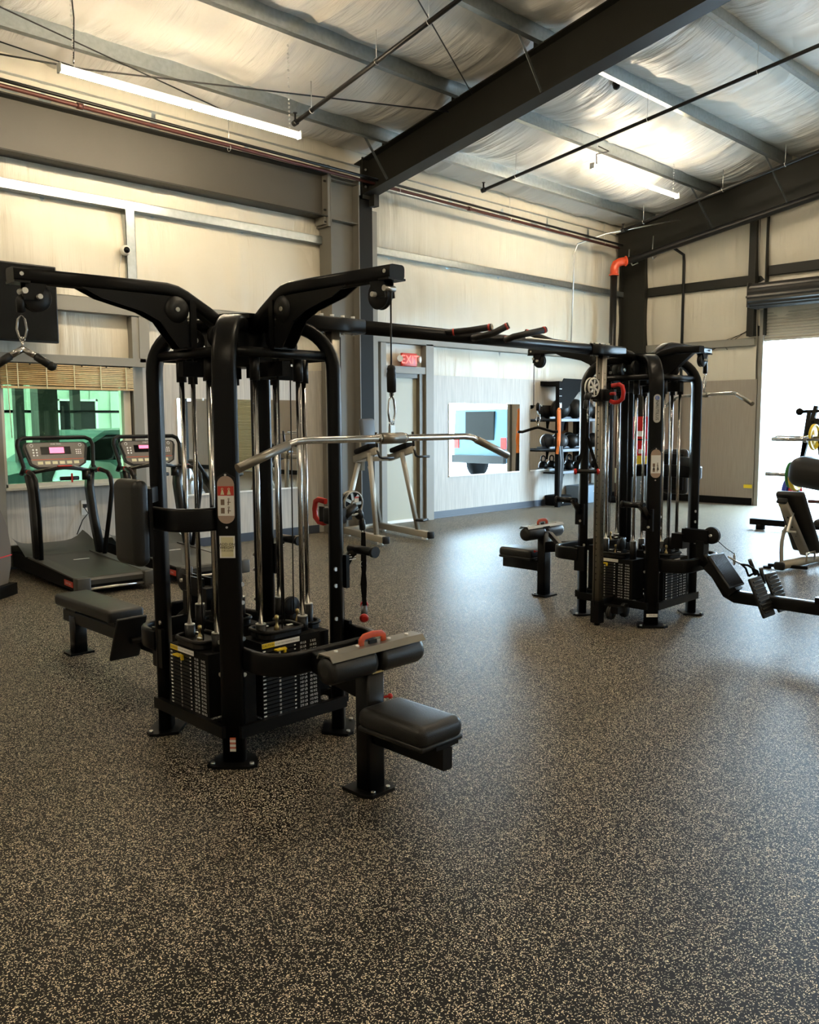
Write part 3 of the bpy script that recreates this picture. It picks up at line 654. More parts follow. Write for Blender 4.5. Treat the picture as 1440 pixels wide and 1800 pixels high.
# ---------------------------------------------------------------- wall things
t = empty('security_camera', (4.56, 9.03, 3.36), 0, 'white dome security camera on the galvanised stud', 'camera')
b = new(WHITEP); b.lathe((0,.02,0), (-.25,-1,-.1), [(.05,0),(.056,.03),(.052,.07),(.038,.10)], 24); b.build('housing', parent=t)
b = new(SCREEN); b.sphere((-.018,-.065,-.008), .036); b.build('lens_dome', parent=t)
b = new(WHITEP); b.tube([(-.03,.03,-.04),(-.05,.06,-.2),(-.035,.05,-.45)], .004, 5); b.build('cable', parent=t)
t = empty('television', (3.02, 8.87, 2.68), 0, 'large black flat television hung above the window at the left edge', 'television')
b = new(BLKP); b.rbox((0,0,0), (1.38,.06,.76), .01, 2); b.build('casing', parent=t)
b = new(SCREEN); b.box(-.675,.675,-.034,-.031,-.365,.365); b.build('screen', parent=t)
b = new(BLKM); b.box(-.2,.2,.03,.14,-.2,.2); b.build('wall_mount', parent=t)
t = empty('exit_sign', (8.88, 9.03, 2.375), 0, 'lit red EXIT sign with two emergency lamps above the door', 'exit sign')
b = new(LABELR); b.rbox((0,0,0), (.30,.05,.19), .01, 2); b.build('casing', parent=t)
b = new(mat('exit_letters', (1,.1,.05), .4, emit=(1.0,.10,.06), estr=0.9)); b.text('EXIT', .175, (0,-.027,-.003), (1,0,0), (0,0,1)); b.build('letters', parent=t)
for s in (-1,1): b = new(WHITEP); b.lathe((s*.19,.0,.01), (s*.5,-1,0), [(.03,-.02),(.048,.02),(.046,.04)], 18); b.build('emergency_lamp', parent=t)
b = new(ZINC); b.torus((8.45,9.02,2.235),(0,1,0),.015,.003,12,5); b.box(8.44,8.452,9.015,9.02,2.12,2.22); b.box(8.46,8.475,9.018,9.022,2.10,2.215); tag(b.build('hanging_keys'), 'small bunch of keys hanging on the door frame', 'keys')
def mirror(xa, xb, za, zb, label):
    t = empty('wall_mirror', ((xa+xb)/2, WALL-.05, (za+zb)/2), 0, label, 'mirror'); w_, h_ = (xb-xa)/2, (zb-za)/2
    b = new(MIRROR); b.box(-w_, w_, -.003, .003, -h_, h_); b.build('mirror_glass', parent=t)
    b = new(WHITE); b.box(-w_, w_, -.010, .008, -h_-.02, -h_); b.build('bottom_channel', parent=t)
    b = new(ZINC)
    for s in (-.6, .6): b.box(s*w_-.012, s*w_+.012, -.009, .004, h_-.02, h_+.012)
    b.build('clips', parent=t)
mirror(5.17, 6.90, .64, 1.77, 'wide wall mirror behind the nearer cable tower')
mirror(9.83, 11.58, .64, 1.76, 'wall mirror reflecting cars outside, right of the exit door')
mirror(11.87, 13.45, .64, 1.75, 'wall mirror partly behind the ball rack')
b = new(WHITEP); b.box(3.98,4.06,WALL-.05,WALL-.04,.50,.66); b.m(BLKP); b.box(3.995,4.03,WALL-.08,WALL-.05,.58,.62); b.tube([(4.0,WALL-.07,.59),(4.03,WALL-.1,.52),(3.97,WALL-.09,.45),(3.9,WALL-.09,.3)], .006, 6); tag(b.build('power_outlet'), 'white power outlet with black plug on the wall behind the left treadmill', 'outlet')
b = new(YEL); b.box(ENDX-.10, ENDX-.075, 6.46, 6.60, .30, .36); tag(b.build('floor_mark_tag'), 'small yellow tag low on the wall edge left of the roll-up door', 'tag')
# ================================================================ the cable towers
def postM(k): return Matrix.Rotation(PI/4+k*PI/2, 4, 'Z')
def bolts(b, pts, n, r=.009, h=.008):
    for p in pts: p = Vector(p); b.cyl(p, p+Vector(n)*h, r, 8)
def pulley(b, c, axis, R, wd=.022):
    b.lathe(Vector(c)-Vector(axis)*wd/2, axis, [(R*.3,0),(R*.95,0),(R,wd*.12),(R,wd*.3),(R*.86,wd*.5),(R,wd*.7),(R,wd*.88),(R*.95,wd),(R*.3,wd)], 28)
def make_tower():
    T = empty('cable_tower', (0,0,0))
    # four arched corner posts
    for k in range(4):
        b = new(BLK); b.X = postM(k)
        path = [(.422,0,.012),(.422,0,1.0),(.422,0,1.70)]+[(p[0],0,p[1]) for p in arc2((.212,1.73), .21, 0, 90, 9)]+[(.05,0,1.94)]
        b.bar(path, .102, .062, up=(1,0,0), r=.020); P = b.build('corner_post', parent=T)
        b = new(BLK); b.X = postM(k)
        pl = [(.345,-.075),(.345,.075),(.44,.11),(.475,.11),(.50,.075),(.50,-.075),(.475,-.11),(.44,-.11)]
        b.prism([(x,y,.0) for x, y in pl], (0,0,.014)); b.build('base_plate', parent=P)
        b = new(ZINC); b.X = postM(k)
        bolts(b, [(.475,-.085,.014),(.475,.085,.014)], (0,0,1), .010, .01); b.build('bolts', parent=P)
    b = new(BLK); b.rbox((0,0,1.86), (.20,.20,.22), .015, 2); b.prism([(.15*math.cos(PI/8+k*PI/4), .15*math.sin(PI/8+k*PI/4), 1.965) for k in range(8)], (0,0,.02)); b.build('top_hub', parent=T)
    # rings and lower frame
    for k in range(4):
        b = new(BLK); b.X = sideM(k); b.tube([(.29,-.27,1.80),(.29,.27,1.80)], .022, 12); b.build('upper_crossbar', parent=T)
        b = new(BLK); b.X = sideM(k); b.box(.338,.362,-.30,.30,.125,.178); b.build('lower_rail', parent=T)
        b = new(BLKM); b.X = sideM(k); b.box(.10,.345,-.20,-.17,.15,.17); b.box(.10,.345,.17,.20,.15,.17); b.box(.10,.12,-.2,.2,.15,.17); b.box(.05,.33,-.02,.02,1.70,1.765); b.build('stack_support', parent=T)
    # bolts seen on the post sides
    b = new(ZINC)
    for (x, y) in ((-.332,.262),(-.332,-.262),(.332,.262),(.332,-.262)):
        for z in (.545,.40): b.cyl((x,y,z),(x+(.008 if x>0 else -.008),y,z),.010,8)
    for (x, y) in ((.262,-.332),(-.262,-.332),(.262,.332),(-.262,.332)):
        for z in (.56,.40,.80,.72): b.cyl((x,y,z),(x,y+(.008 if y>0 else -.008),z),.010,8)
    b.build('side_bolts', parent=T)
    # one weight stack per face
    spec = {0:(.47,13,.60), 1:(.47,13,.60), 2:(.465,15,.545), 3:(.52,17,.585)}
    for k, (zt, n, zc) in spec.items():
        X = sideM(k); zb = .175; pt = (zt-zb-.03)/n
        b = new(BLKM); b.X = X; b.box(.19,.335,.025,.16,zb,zt); b.box(.175,.19,-.17,.16,zb,zt); b.box(.19,.335,-.172,.025,zt-.03,zt)
        if k == 3: b.box(.21,.33,-.30,-.20,.16,.40)
        if k in (0,1): b.box(.18,.33,-.19,-.172,zb,zt)
        W = b.build('weight_stack', parent=T)
        pm = None
        for i in range(n):
            if pm is None:
                b = new(BLKP); b.box(.195,.337,-.168,.022,0,pt*.72); b.m(INK); b.box(.337,.339,-.165,-.150,pt*.2,pt*.5); b.box(.337,.339,.008,.016,pt*.2,pt*.5); b.m(ZINC); b.box(.337,.3385,-.078,-.068,pt*.0,pt*.55)
                o = b.build('weight_plate', parent=W); pm = o
            else: o = pm.copy(); C.objects.link(o); o.parent = W
            o.matrix_local = Matrix.Translation((0,0,zb+.003+i*pt)) @ X
        b = new(INK); b.X = X
        for i in range(n):
            lb = [10,22,33,44,55,66,78,94,110,127,143,165,187,209,231,253,275][n-1-i if n-1-i < 17 else 16]; kg = round(lb/2.205)
            z = zb+.003+(i+.4)*pt
            b.text('%d LB' % lb, .0155, (.3355,.060,z), (0,1,0), (0,0,1)); b.text('%d KG' % kg, .0155, (.3355,.118,z), (0,1,0), (0,0,1))
        b.build('weight_numbers', parent=W, fix=False)
        b = new(WHITE); b.X = X; b.box(.335,.3375,-.168,.04,zt-.026,zt-.004); b.m(YEL); b.box(.337,.338,-.168,-.10,zt-.026,zt-.004)
        b.m(INKB); b.text('CAUTION', .014, (.3385,-.134,zt-.015), (0,1,0), (0,0,1)); b.text('DO NOT USE IF WEIGHT PLATES STUCK', .0075, (.338,-.03,zt-.015), (0,1,0), (0,0,1))
        b.build('caution_strip', parent=W, fix=False)
        b = new(YEL); b.X = X; b.box(.339,.362,-.105,-.05,zt-.043,zt-.036); b.box(.339,.350,-.055,-.045,zt-.060,zt-.036); b.build('selector_pin', parent=W)
        # tray with added weights on top
        b = new(BLKP); b.X = X
        tr = [(.33,-.09),(.33,.03)]; hs = [(x, y) for x, y in arc2((.29,.035), .045, 0, 90, 4)]+[(x, y) for x, y in arc2((.22,.035), .045, 90, 180, 4)]+[(x, y) for x, y in arc2((.22,-.095), .045, 180, 270, 4)]+[(x, y) for x, y in arc2((.29,-.095), .045, 270, 360, 4)]
        b.prism([(x,y,zt+.006) for x, y in hs], (0,0,.02))
        b.m(BLK); b.tube([(x,y,zt+.036) for x, y in hs], .010, 8, closed=True); b.build('add_on_weight', parent=W)
        b = new(BRASS); b.X = X; b.lathe((.26,-.03,zt+.02), (0,0,1), [(.014,0),(.012,.02),(.006,.03),(.006,.05),(.010,.055),(.010,.07),(.004,.075)], 12)
        b.m(WHITE); b.cbox((.29,.02,zt+.047),(.012,.03,.003)); b.cbox((.24,-.08,zt+.047),(.012,.03,.003)); b.build('release_knob', parent=W)
        for s in (-1, 1):
            b = new(CHROME); b.X = X; b.cyl((.26,s*.118,zt),(.26,s*.118,1.72),.0115,14); R = b.build('guide_rod', parent=T)
            b = new(BLKP); b.X = X; b.cyl((.26,s*.118,zt-.01),(.26,s*.118,zc),.025,14); b.cyl((.26,s*.118,1.68),(.26,s*.118,1.79),.023,14); b.m(ZINC); b.cyl((.26,s*.118,zc),(.26,s*.118,zc+.006),.024,14); b.build('rod_collar', parent=R)
        b = new(PIPEB); b.X = X; b.cyl((.26,0,zt+.02),(.27,0,1.80),.0035,6); b.cyl((.225,.04,zt+.02),(.22,.03,1.80),.003,6); b.build('cable', parent=T)
        b = new(BLKP); b.X = X; pulley(b, (.26,0,1.86), (0,1,0), .05); pulley(b, (.17,.05,1.88), (0,1,0), .05)
        if k in (0,1): pulley(b, (.26,.02,zt+.10), (0,1,0), .05); b.box(.23,.29,-.01,.05,zt,zt+.06)
        PU = b.build('pulley', parent=T)
        b = new(ZINC); b.X = X; b.cyl((.26,-.02,1.86),(.26,.02,1.86),.012,10); b.build('axle_bolt', parent=PU)
    # ---- long arms: k=2 pushdown, k=3 pulldown, k=1 short, k=0 short for the crossover
    def arm(k, tip, name='high_arm'):
        X = sideM(k)
        b = new(BLK); b.X = X
        path = [(.10,0,1.92),(.20,0,1.985),(.31,0,2.045),(.355,0,2.063),(.40,0,2.070),(.5,0,2.070),(tip,0,2.062)]
        b.bar(path, .078, .055, up=(0,0,1), r=.014); A = b.build(name, parent=T)
        b = new(BLK); b.X = X
        for s in (-1, 1): b.prism([(.78,s*.030,2.04),(.70,s*.030,2.005),(.52,s*.030,1.965),(.44,s*.030,1.93),(.385,s*.030,1.86),(.35,s*.030,1.82),(.30,s*.030,1.82),(.30,s*.030,1.90),(.34,s*.030,2.04)], (0,s*.006,0))
        b.build('gusset', parent=A)
        b = new(BLK); b.X = X; b.box(.27,.30,-.045,-.035,1.80,2.03); b.box(.27,.30,.035,.045,1.80,2.03); b.box(.24,.33,-.06,.06,1.815,1.825); b.build('arm_bracket', parent=A)
        b = new(BLKP); b.X = X; pulley(b, (.36,0,1.985), (0,1,0), .058, .084); pulley(b, (tip-.095,0,1.985), (0,1,0), .056, .034)
        Pq = b.build('pulley', parent=T)
        b = new(BLK); b.X = X
        for s in (-1, 1): b.prism([(tip-.13,s*.022,2.04),(tip-.05,s*.022,2.04),(tip-.04,s*.022,1.97),(tip-.10,s*.022,1.97)], (0,s*.005,0))
        b.box(tip-.06,tip+.0,-.045,.045,2.032,2.04); b.build('pulley_bracket', parent=A)
        b = new(ZINC); b.X = X
        for p in ((.36,1.985),(tip-.095,1.985)): b.cyl((p[0],-.046,p[1]),(p[0],.046,p[1]),.010,10)
        b.cyl((tip-.045,-.028,2.005),(tip-.045,.028,2.005),.012,10); b.cyl((tip-.03,-.041,2.065),(tip-.03,.041,2.065),.008,8); b.build('axle_bolt', parent=Pq)
        b = new(PIPEB); b.X = X; b.cyl((tip-.036,0,1.99),(tip-.036,0,1.60 if k == 3 else 1.93),.0035,6); b.cyl((.36,0,2.038),(tip-.1,0,2.038),.0035,6); b.build('arm_cable', parent=A)
        return A
    arm(2, 1.045); arm(3, 1.045)
    b = new(BLK); b.X = sideM(1); b.bar([(.08,0,1.93),(.18,0,1.98),(.30,0,2.00),(.48,0,1.995)], .075, .05, r=.012); b.prism([(.42,-.025,1.97),(.25,-.025,1.83),(.15,-.025,1.83),(.15,-.025,1.97)], (0,.05,0)); b.build('short_arm', parent=T)
    b = new(BLK); b.X = sideM(0); b.bar([(.08,0,1.93),(.2,0,1.97),(.32,0,1.985),(.60,0,1.985)], .08, .06, r=.014); b.build('crossover_mount', parent=T)
    # ---- bows
    def bow(k, z0, z1, reach, name, ya=-.26, y=.355):
        b = new(BLK); b.X = sideM(k); cr = .13; r0 = .30
        path = [(r0,ya,0)]+[(p[0],p[1],0) for p in arc2((reach-cr,ya+cr), cr, -90, 0, 6)]+[(p[0],p[1],0) for p in arc2((reach-cr,y-cr), cr, 0, 90, 6)]+[(r0,y,0)]
        path = [(p[0],p[1],(z0+z1)/2) for p in path]
        b.bar(path, .032, z1-z0, up=(0,0,1), r=.012); B = b.build(name, parent=T)
        b = new(BLK); b.X = sideM(k)
        b.cbox((.285, y, (z0+z1)/2-.03), (.09,.018,z1-z0+.09))
        
        if k != 2: b.build('bow_bracket', parent=B)
        else: b.bm.free()
        return B
    bow(3, .42, .52, .56, 'guard_bow'); bow(1, .40, .50, .52, 'guard_bow', -.26, .335); bow(2, 1.035, 1.135, .50, 'pad_bow', -.29, .26)
    # ---- triceps back pad (k=2)
    X = sideM(2)
    b = new(VINYL); b.X = X; b.rbox((.60,.02,1.075), (.075,.215,.37), .045, 5); P = b.build('back_pad', parent=T)
    b = new(BLK); b.X = X; b.box(.548,.565,-.07,.11,.93,1.22); b.box(.50,.55,-.02,.06,1.05,1.12); b.bar([(.555,-.04,1.165),(.34,-.27,1.165)], .045, .07); b.build('pad_plate', parent=P)
    # ---- pulldown seat (k=3)
    X = sideM(3); tt = -.06
    b = new(BLK); b.X = X; b.bar([(.54,tt+.02,.47),(.70,tt,.45),(.93,tt,.42)], .07, .09, r=.01); b.bar([(.55,.22,.49),(.80,.03,.55)], .03, .04); b.build('seat_link', parent=T)
    b = new(BLK); b.X = X; b.bar([(.93,tt,.012),(.93,tt,.56)], .095, .08, up=(1,0,0), r=.012); P = b.build('seat_post', parent=T)
    b = new(BLK); b.X = X; pl = [(.85,tt-.085),(.97,tt-.085),(1.01,tt-.06),(1.01,tt+.06),(.97,tt+.085),(.85,tt+.085)]; b.prism([(x,y,0) for x,y in pl],(0,0,.014)); b.m(ZINC); bolts(b, [(.99,tt-.04,.014),(.99,tt+.04,.014)], (0,0,1)); b.build('base_plate', parent=P)
    b = new(BLK); b.X = X; b.bar([(.93,tt,.25),(1.36,tt,.25)], .05, .085, r=.008); b.box(.96,1.36,tt-.06,tt+.06,.295,.308); b.build('seat_beam', parent=P)
    b = new(VINYL); b.X = X; b.rbox((1.18,tt-.02,.352), (.36,.235,.085), .035, 5); P2 = b.build('seat_pad', parent=T)
    b = new(BLKP); b.X = X; b.rbox((1.18,tt-.02,.312), (.35,.225,.022), .008, 2); b.build('seat_board', parent=P2)
    b = new(BLK); b.X = X; b.box(.905,.955,tt-.045,tt+.045,.50,.60); b.cyl((.95,tt-.20,.545),(.95,tt+.20,.545),.014,12); b.box(.945,.955,tt-.02,tt+.02,.54,.63); RS = b.build('roller_bracket', parent=T)
    for s in (-1, 1):
        b = new(VINYL); b.X = X; b.lathe((.95,tt+s*.015,.548), (0,s,0), [(.030,0),(.055,.004),(.056,.02),(.056,.21),(.050,.228),(.020,.232)], 28); b.build('thigh_roller', parent=T)
    b = new(STEELB); b.X = X; b.prism([(.905,tt-.25,.595),(.918,tt-.25,.615),(.985,tt-.25,.615),(1.005,tt-.25,.592),(1.001,tt-.25,.590),(.983,tt-.25,.609),(.920,tt-.25,.609),(.909,tt-.25,.592)], (0,.50,0)); PL_ = b.build('roller_guard', parent=T)
    b = new(WHITE); b.X = X; bolts(b, [(.95,tt+q,.615) for q in (-.19,-.08,.09,.19)], (0,0,1), .008, .006); b.build('bolts', parent=PL_)
    b = new(ORED); b.X = X; hp = [(.95,tt-.06,.615),(.95,tt-.058,.638),(.95,tt-.045,.648),(.95,tt,.652),(.95,tt+.045,.648),(.95,tt+.058,.638),(.95,tt+.06,.615)]; b.bar(hp, .026, .012, up=(1,0,0), r=.004); b.build('red_handle', parent=PL_)
    b = new(RED); b.X = X; b.lathe((.965,tt+.045,.385), (.3,1,0), [(.005,0),(.005,.02),(.010,.022),(.012,.032),(.007,.038)], 14); b.build('pull_knob', parent=P)
    b = new(BRASS); b.X = X; b.box(.972,.984,tt-.03,tt+.03,.50,.508); b.build('latch', parent=RS)
    # ---- low row (k=1)
    X = sideM(1)
    b = new(BLK); b.X = X; b.bar([(.52,0,.50),(.62,0,.44),(.74,0,.27),(.80,0,.245),(2.12,0,.245)], .075, .085, r=.01); P = b.build('row_beam', parent=T)
    b = new(BLK); b.X = X; b.bar([(1.985,0,.012),(1.985,0,.25)], .085, .085, up=(1,0,0), r=.01); b.prism([(x,y,0) for x,y in ((1.93,-.08),(2.04,-.08),(2.07,-.05),(2.07,.05),(2.04,.08),(1.93,.08))],(0,0,.014)); b.box(1.90,2.05,-.05,.05,.285,.325); b.box(1.35,1.45,-.05,.05,.285,.325); b.m(WHITE); b.box(2.0275,2.029,-.025,.025,.10,.13); b.build('row_foot', parent=P)
    b = new(VINYL); b.X = X; b.rbox((1.68,0,.362), (.78,.225,.075), .02, 4); b.build('bench_pad', parent=T)
    FR = Matrix.Rotation(math.radians(-48), 3, 'Y')
    for s in (-1, 1):
        b = new(BLKP); b.X = X; b.rbox((1.03,s*.125,.295), (.28,.18,.022), .06, 4, rot=Matrix.Rotation(math.radians(66), 3, 'Y'))
        R52 = Matrix.Rotation(math.radians(66), 3, 'Y')
        for q in range(-4, 5): b.rbox(Vector((1.03,s*.125,.295))+R52@Vector((q*.027,0,.013)), (.013,.16-.03*(abs(q)>3),.008), .003, 2, rot=R52)
        b.build('foot_plate', parent=T)
    b = new(BLK); b.X = X; b.cyl((1.01,-.12,.28),(1.01,.12,.28),.018,12); b.build('foot_plate_axle', parent=P)
    b = new(BLKP); b.X = X; b.rbox((.745,-.07,.435), (.27,.24,.02), .05, 4, rot=Matrix.Rotation(math.radians(52), 3, 'Y')); b.bar([(.60,-.02,.46),(.72,-.02,.36),(.80,-.02,.28)], .10, .08)
    R40 = Matrix.Rotation(math.radians(52), 3, 'Y')
    for q in range(-8, 9): b.rbox(Vector((.745,-.07,.435))+R40@Vector((0,q*.0125,.011)), (.245,.005,.006), .001, 1, rot=R40)
    b.build('tread_plate', parent=T)
    b = new(BLK); b.X = X; b.box(.38,.58,-.028,-.018,.60,.70); b.box(.38,.58,.018,.028,.60,.70); b.box(.31,.40,-.05,.05,.55,.66); b.box(.50,.56,-.04,.04,.48,.62); LP = b.build('low_pulley_bracket', parent=T)
    b = new(BLKP); b.X = X; pulley(b, (.60,0,.665), (0,1,0), .062, .03); b.build('pulley_wheel', parent=LP)
    b = new(ZINC); b.X = X; b.cyl((.60,-.03,.665),(.60,.03,.665),.010,10); b.build('axle_bolt', parent=LP)
    # ---- adjustable column (k=0)
    X = sideM(0)
    b = new(STEELB); b.X = X; b.bar([(.54,0,.10),(.54,0,1.965)], .058, .056, up=(1,0,0), r=.006)
    b.m(INKB)
    for q in range(34): b.cyl((.5685,0,.34+q*.045),(.5695,0,.34+q*.045),.005,8); b.cyl((.54,.0292,.34+q*.045),(.54,.0302,.34+q*.045),.004,8)
    P = b.build('adjustable_column', parent=T)
    b = new(BLK); b.X = X; b.box(.505,.575,-.035,.035,.02,.185); b.box(.30,.52,-.02,.02,.15,.19); b.box(.44,.52,-.03,.16,.10,.15); b.cyl((.54,0,0),(.54,0,.025),.022,14); b.build('column_foot', parent=P)
    b = new(BLKP); b.X = X; pulley(b, (.50,.09,.10), (0,1,0), .052, .03); pulley(b, (.40,.14,.11), (0,1,0), .052, .03); Q = b.build('floor_pulley', parent=P)
    b = new(PIPEB); b.X = X; b.cyl((.60,.01,.15),(.60,.01,1.93),.0035,6); b.build('column_cable', parent=P)
    for s in (-1, 1):      # step pegs on the two posts of this face, both pointing the same way
        b = new(BLK); b.X = X; yb = s*.29
        b.box(.325,.345,yb-.05,yb+.03,.70,.86); b.bar([(.34,yb-.01,.79),(.37,yb-.03,.86),(.375,yb-.06,.885)], .05, .035, r=.006); b.cyl((.375,yb-.02,.885),(.375,yb-.19,.885),.021,16); P = b.build('step_peg', parent=T)
        b = new(BLKP); b.X = X; b.cyl((.375,yb-.185,.885),(.375,yb-.205,.885),.027,18); b.build('end_cap', parent=P)
        b = new(WHITE); b.X = X
        for q in range(3): b.box(.345,.385,yb-.052,yb-.048,.835+.012*q,.839+.012*q)
        b.m(ZINC); bolts(b, [(.345,yb-.0,.82),(.345,yb-.0,.73)], (1,0,0), .010, .008); b.build('peg_bolts', parent=P)
    return T
T1C, T2C = (2.32, 3.465, 0), (5.87, 3.465, 0)
tower = make_tower(); tower.location = T1C
tower2 = copy_tree(tower); tower2.location = T2C; tower2.rotation_euler = (0,0,PI)
for ch in tower2.children:
    if ch.name.startswith('bench_pad'): ch.location.y = .14
tag(tower, 'nearer black cable weight tower with lat pulldown seat facing the camera side', 'cable machine', 'twin cable towers')
tag(tower2, 'farther black cable weight tower at right, with a silver pulley column on its near side', 'cable machine', 'twin cable towers')

def carriage(T, z, pos_label):
    X = sideM(0)
    b = new(BLKP); b.X = X; b.rbox((.54,0,z-.02), (.10,.085,.09), .012, 2); b.box(.56,.64,-.02,.02,z-.05,z-.01); b.box(.53,.56,.04,.12,z-.06,z+.02); Cg = b.build('carriage', parent=T)
    b = new(WHITEP if pos_label else STEELB); b.X = X
    c = Vector((.655,0,z+.035)); R = .068
    for s in (-1, 1):
        b.torus(c+V(0,s*.014,0), (0,1,0), R-.006, .0075, 32, 6)
        b.lathe(c+V(0,s*.014-.003,0), (0,1,0), [(.005,0),(.018,0),(.018,.006),(.005,.006)], 16)
        for q in range(7):
            a = q*2*PI/7; b.bar([c+V(math.cos(a)*.014,s*.014,math.sin(a)*.014), c+V(math.cos(a)*(R-.004),s*.014,math.sin(a)*(R-.004))], .016, .005, up=(0,1,0))
    b.m(BLKP); b.lathe(c-V(0,.008,0), (0,1,0), [(R*.6,0),(R*.94,0),(R*.94,.016),(R*.6,.016)], 28); b.build('cable_wheel', parent=Cg)
    b = new(BLKP); b.X = X; b.cyl((.58,-.025,z-.03),(.66,-.025,z+.02),.02,12); b.lathe((.69,0,z-.005), (.55,0,-.83), [(.012,-.01),(.024,0),(.026,.03),(.020,.05),(.014,.055)], 16); b.lathe((.725,0,z-.055), (.1,0,-1), [(.012,0),(.017,.01),(.017,.055),(.011,.062)], 14); b.build('swivel_head', parent=Cg)
    b = new(RED); b.X = X
    hp = [(.56,.10,z+.045),(.56,.16,z+.052),(.56,.185,z+.04),(.56,.195,z+.0),(.56,.19,z-.045),(.56,.16,z-.068),(.56,.12,z-.072),(.56,.09,z-.06)]
    b.bar(hp, .03, .022, up=(1,0,0), r=.009); b.cyl((.56,.09,z-.01),(.56,.13,z-.01),.012,10); b.build('adjust_handle', parent=Cg)
    if not pos_label:
        b = new(WHITE); b.X = X; b.cbox((.675,-.018,z+.055),(.03,.002,.03)); b.m(LABELR); b.cbox((.675,-.0185,z+.066),(.03,.002,.008)); b.build('wheel_sticker', parent=Cg)
    return Cg
carriage(tower, 1.03, False); carriage(tower2, 1.69, True)

# stickers and placards
def face(k): return postM(k), .4535
def sticker(T, k, z, w_, h_, col, name, texts=(), y=0.0, extra=()):
    b = new(col); b.X = postM(k); x = .4535
    b.box(x, x+.0012, y-w_/2, y+w_/2, z-h_/2, z+h_/2)
    for (m_, ya, yb, za, zb) in extra: b.m(m_); b.box(x+.0011, x+.0020, y+ya, y+yb, z+za, z+zb)
    for (t_, s_, ty, tz, m_, d) in texts:
        b.m(m_)
        if d == 'h': b.text(t_, s_, (x+.0022, y+ty, z+tz), (0,1,0), (0,0,1))
        else: b.text(t_, s_, (x+.0022, y+ty, z+tz), (0,0,-1), (0,1,0))
    return b.build(name, parent=T, fix=False)
def placard(T, k, z, red):
    b = new(mat('placard_plastic',(0.45,.33,.26),.3)); b.X = postM(k); x = .4535
    out = arc2((0, .066), .036, 0, 180, 10)+arc2((0, -.066), .036, 180, 360, 10)
    b.prism([(x, p[0], z+p[1]) for p in out], (.004,0,0)); P = b.build('instruction_placard', parent=T)
    b = new(WHITE); b.X = postM(k); b.box(x+.004,x+.005,-.034,.034,z-.068,z+(.018 if red else .060))
    if red: b.m(LABELR); b.box(x+.004,x+.005,-.034,.034,z+.018,z+.058)
    b.m(CREAM if red else INKB)
    zz = z+.036 if red else z-.03
    for s in (-1,1):       # small figure pictograms
        b.torus((x+.006, s*.014, zz+.010), (1,0,0), .004, .0012, 10, 4); b.prism([(x+.0055,s*.014-.008,zz-.014),(x+.0055,s*.014+.008,zz-.014),(x+.0055,s*.014+.003,zz+.005),(x+.0055,s*.014-.003,zz+.005)], (.001,0,0))
    b.m(mat('print_brown',(.22,.15,.11),.5))
    for q in range(2):
        zc = z-.008-.036*q
        b.box(x+.005,x+.0056,-.022,-.006,zc-.014,zc+.010); b.tube([(x+.0056,.010,zc-.014),(x+.0056,.012,zc+.008)],.0022,5); b.torus((x+.0056,.012,zc+.012),(1,0,0),.003,.0012,8,4); b.box(x+.005,x+.0056,.006,.020,zc-.004,zc-.001)
    b.build('print', parent=P, fix=False)
    b = new(BLKP); b.X = postM(k); b.prism([(x,-.038,z+.095),(x,0,z+.118),(x,.038,z+.095),(x,.036,z+.07),(x,-.036,z+.07)], (.0035,0,0)); b.m(ZINC); b.cyl((x+.004,0,z+.106),(x+.007,0,z+.106),.005,8); b.cyl((x,0,z-.118),(x+.004,0,z-.118),.005,8); b.build('placard_clip', parent=P)
placard(tower, 2, 1.170, True)
sticker(tower, 2, .968, .066, .095, WHITE, 'add_on_weight_sticker', [('ADD ON', .0165, 0, .011, INKB, 'h'), ('WEIGHT', .0165, 0, -.003, INKB, 'h'), ('5 LB. | 2.5 KG', .0085, 0, -.016, INKB, 'h')], extra=((CREAM,-.026,.026,-.042,.042),))
sticker(tower, 2, .095, .026, .062, ORED, 'warning_sticker', [('WARNING', .005, 0, .026, WHITE, 'h'), ('WARNING', .005, 0, .006, WHITE, 'h'), ('WARNING', .005, 0, -.014, WHITE, 'h')], extra=((WHITE,-.013,.013,.010,.021),(WHITE,-.013,.013,-.010,.001),(WHITE,-.013,.013,-.031,-.019)))
b = new(WHITE); b.X = sideM(2); b.box(.517,.518,-.22,-.16,1.075,1.10); b.m(INKB); b.text('NAUTILUS', .011, (.519,-.19,1.091), (0,1,0), (0,0,1)); b.box(.5178,.5188,-.215,-.165,1.079,1.083); b.build('maker_sticker', parent=tower, fix=False)
placard(tower2, 0, 1.185, False)
NB = mat('badge_silver', (0.5,0.5,0.48), .35, .3)
b = new(NB); b.X = postM(0); x = .4535
out = arc2((0, .075), .025, 0, 180, 10)+arc2((0, -.075), .025, 180, 360, 10)
b.prism([(x, p[0], 1.575+p[1]) for p in out], (.003,0,0)); b.m(mat('badge_blue',(.12,.2,.55),.4)); b.torus((x+.004,0,1.65),(1,0,0),.012,.003,18,5); b.torus((x+.004,.003,1.65),(1,0,0),.005,.002,12,5)
b.m(INKB); b.text('NAUTILUS', .030, (x+.0036,0,1.562), (0,0,-1), (0,1,0)); b.build('maker_badge', parent=tower2, fix=False)
sticker(tower2, 0, .085, .082, .024, WHITE, 'base_label', [('SERIAL NO.', .009, 0, .003, INKB, 'h')])
for T, k in ((tower, 3), (tower2, 1)):
    b = new(WHITE); b.X = sideM(3); tt = -.06
    b.box(.971,.972,tt-.012,tt+.012,.07,.15) if T is tower2 else b.box(.971,.972,tt-.001,tt+.001,.07,.071)
    if T is tower2: b.build('post_label', parent=T)
    else: b.bm.free()

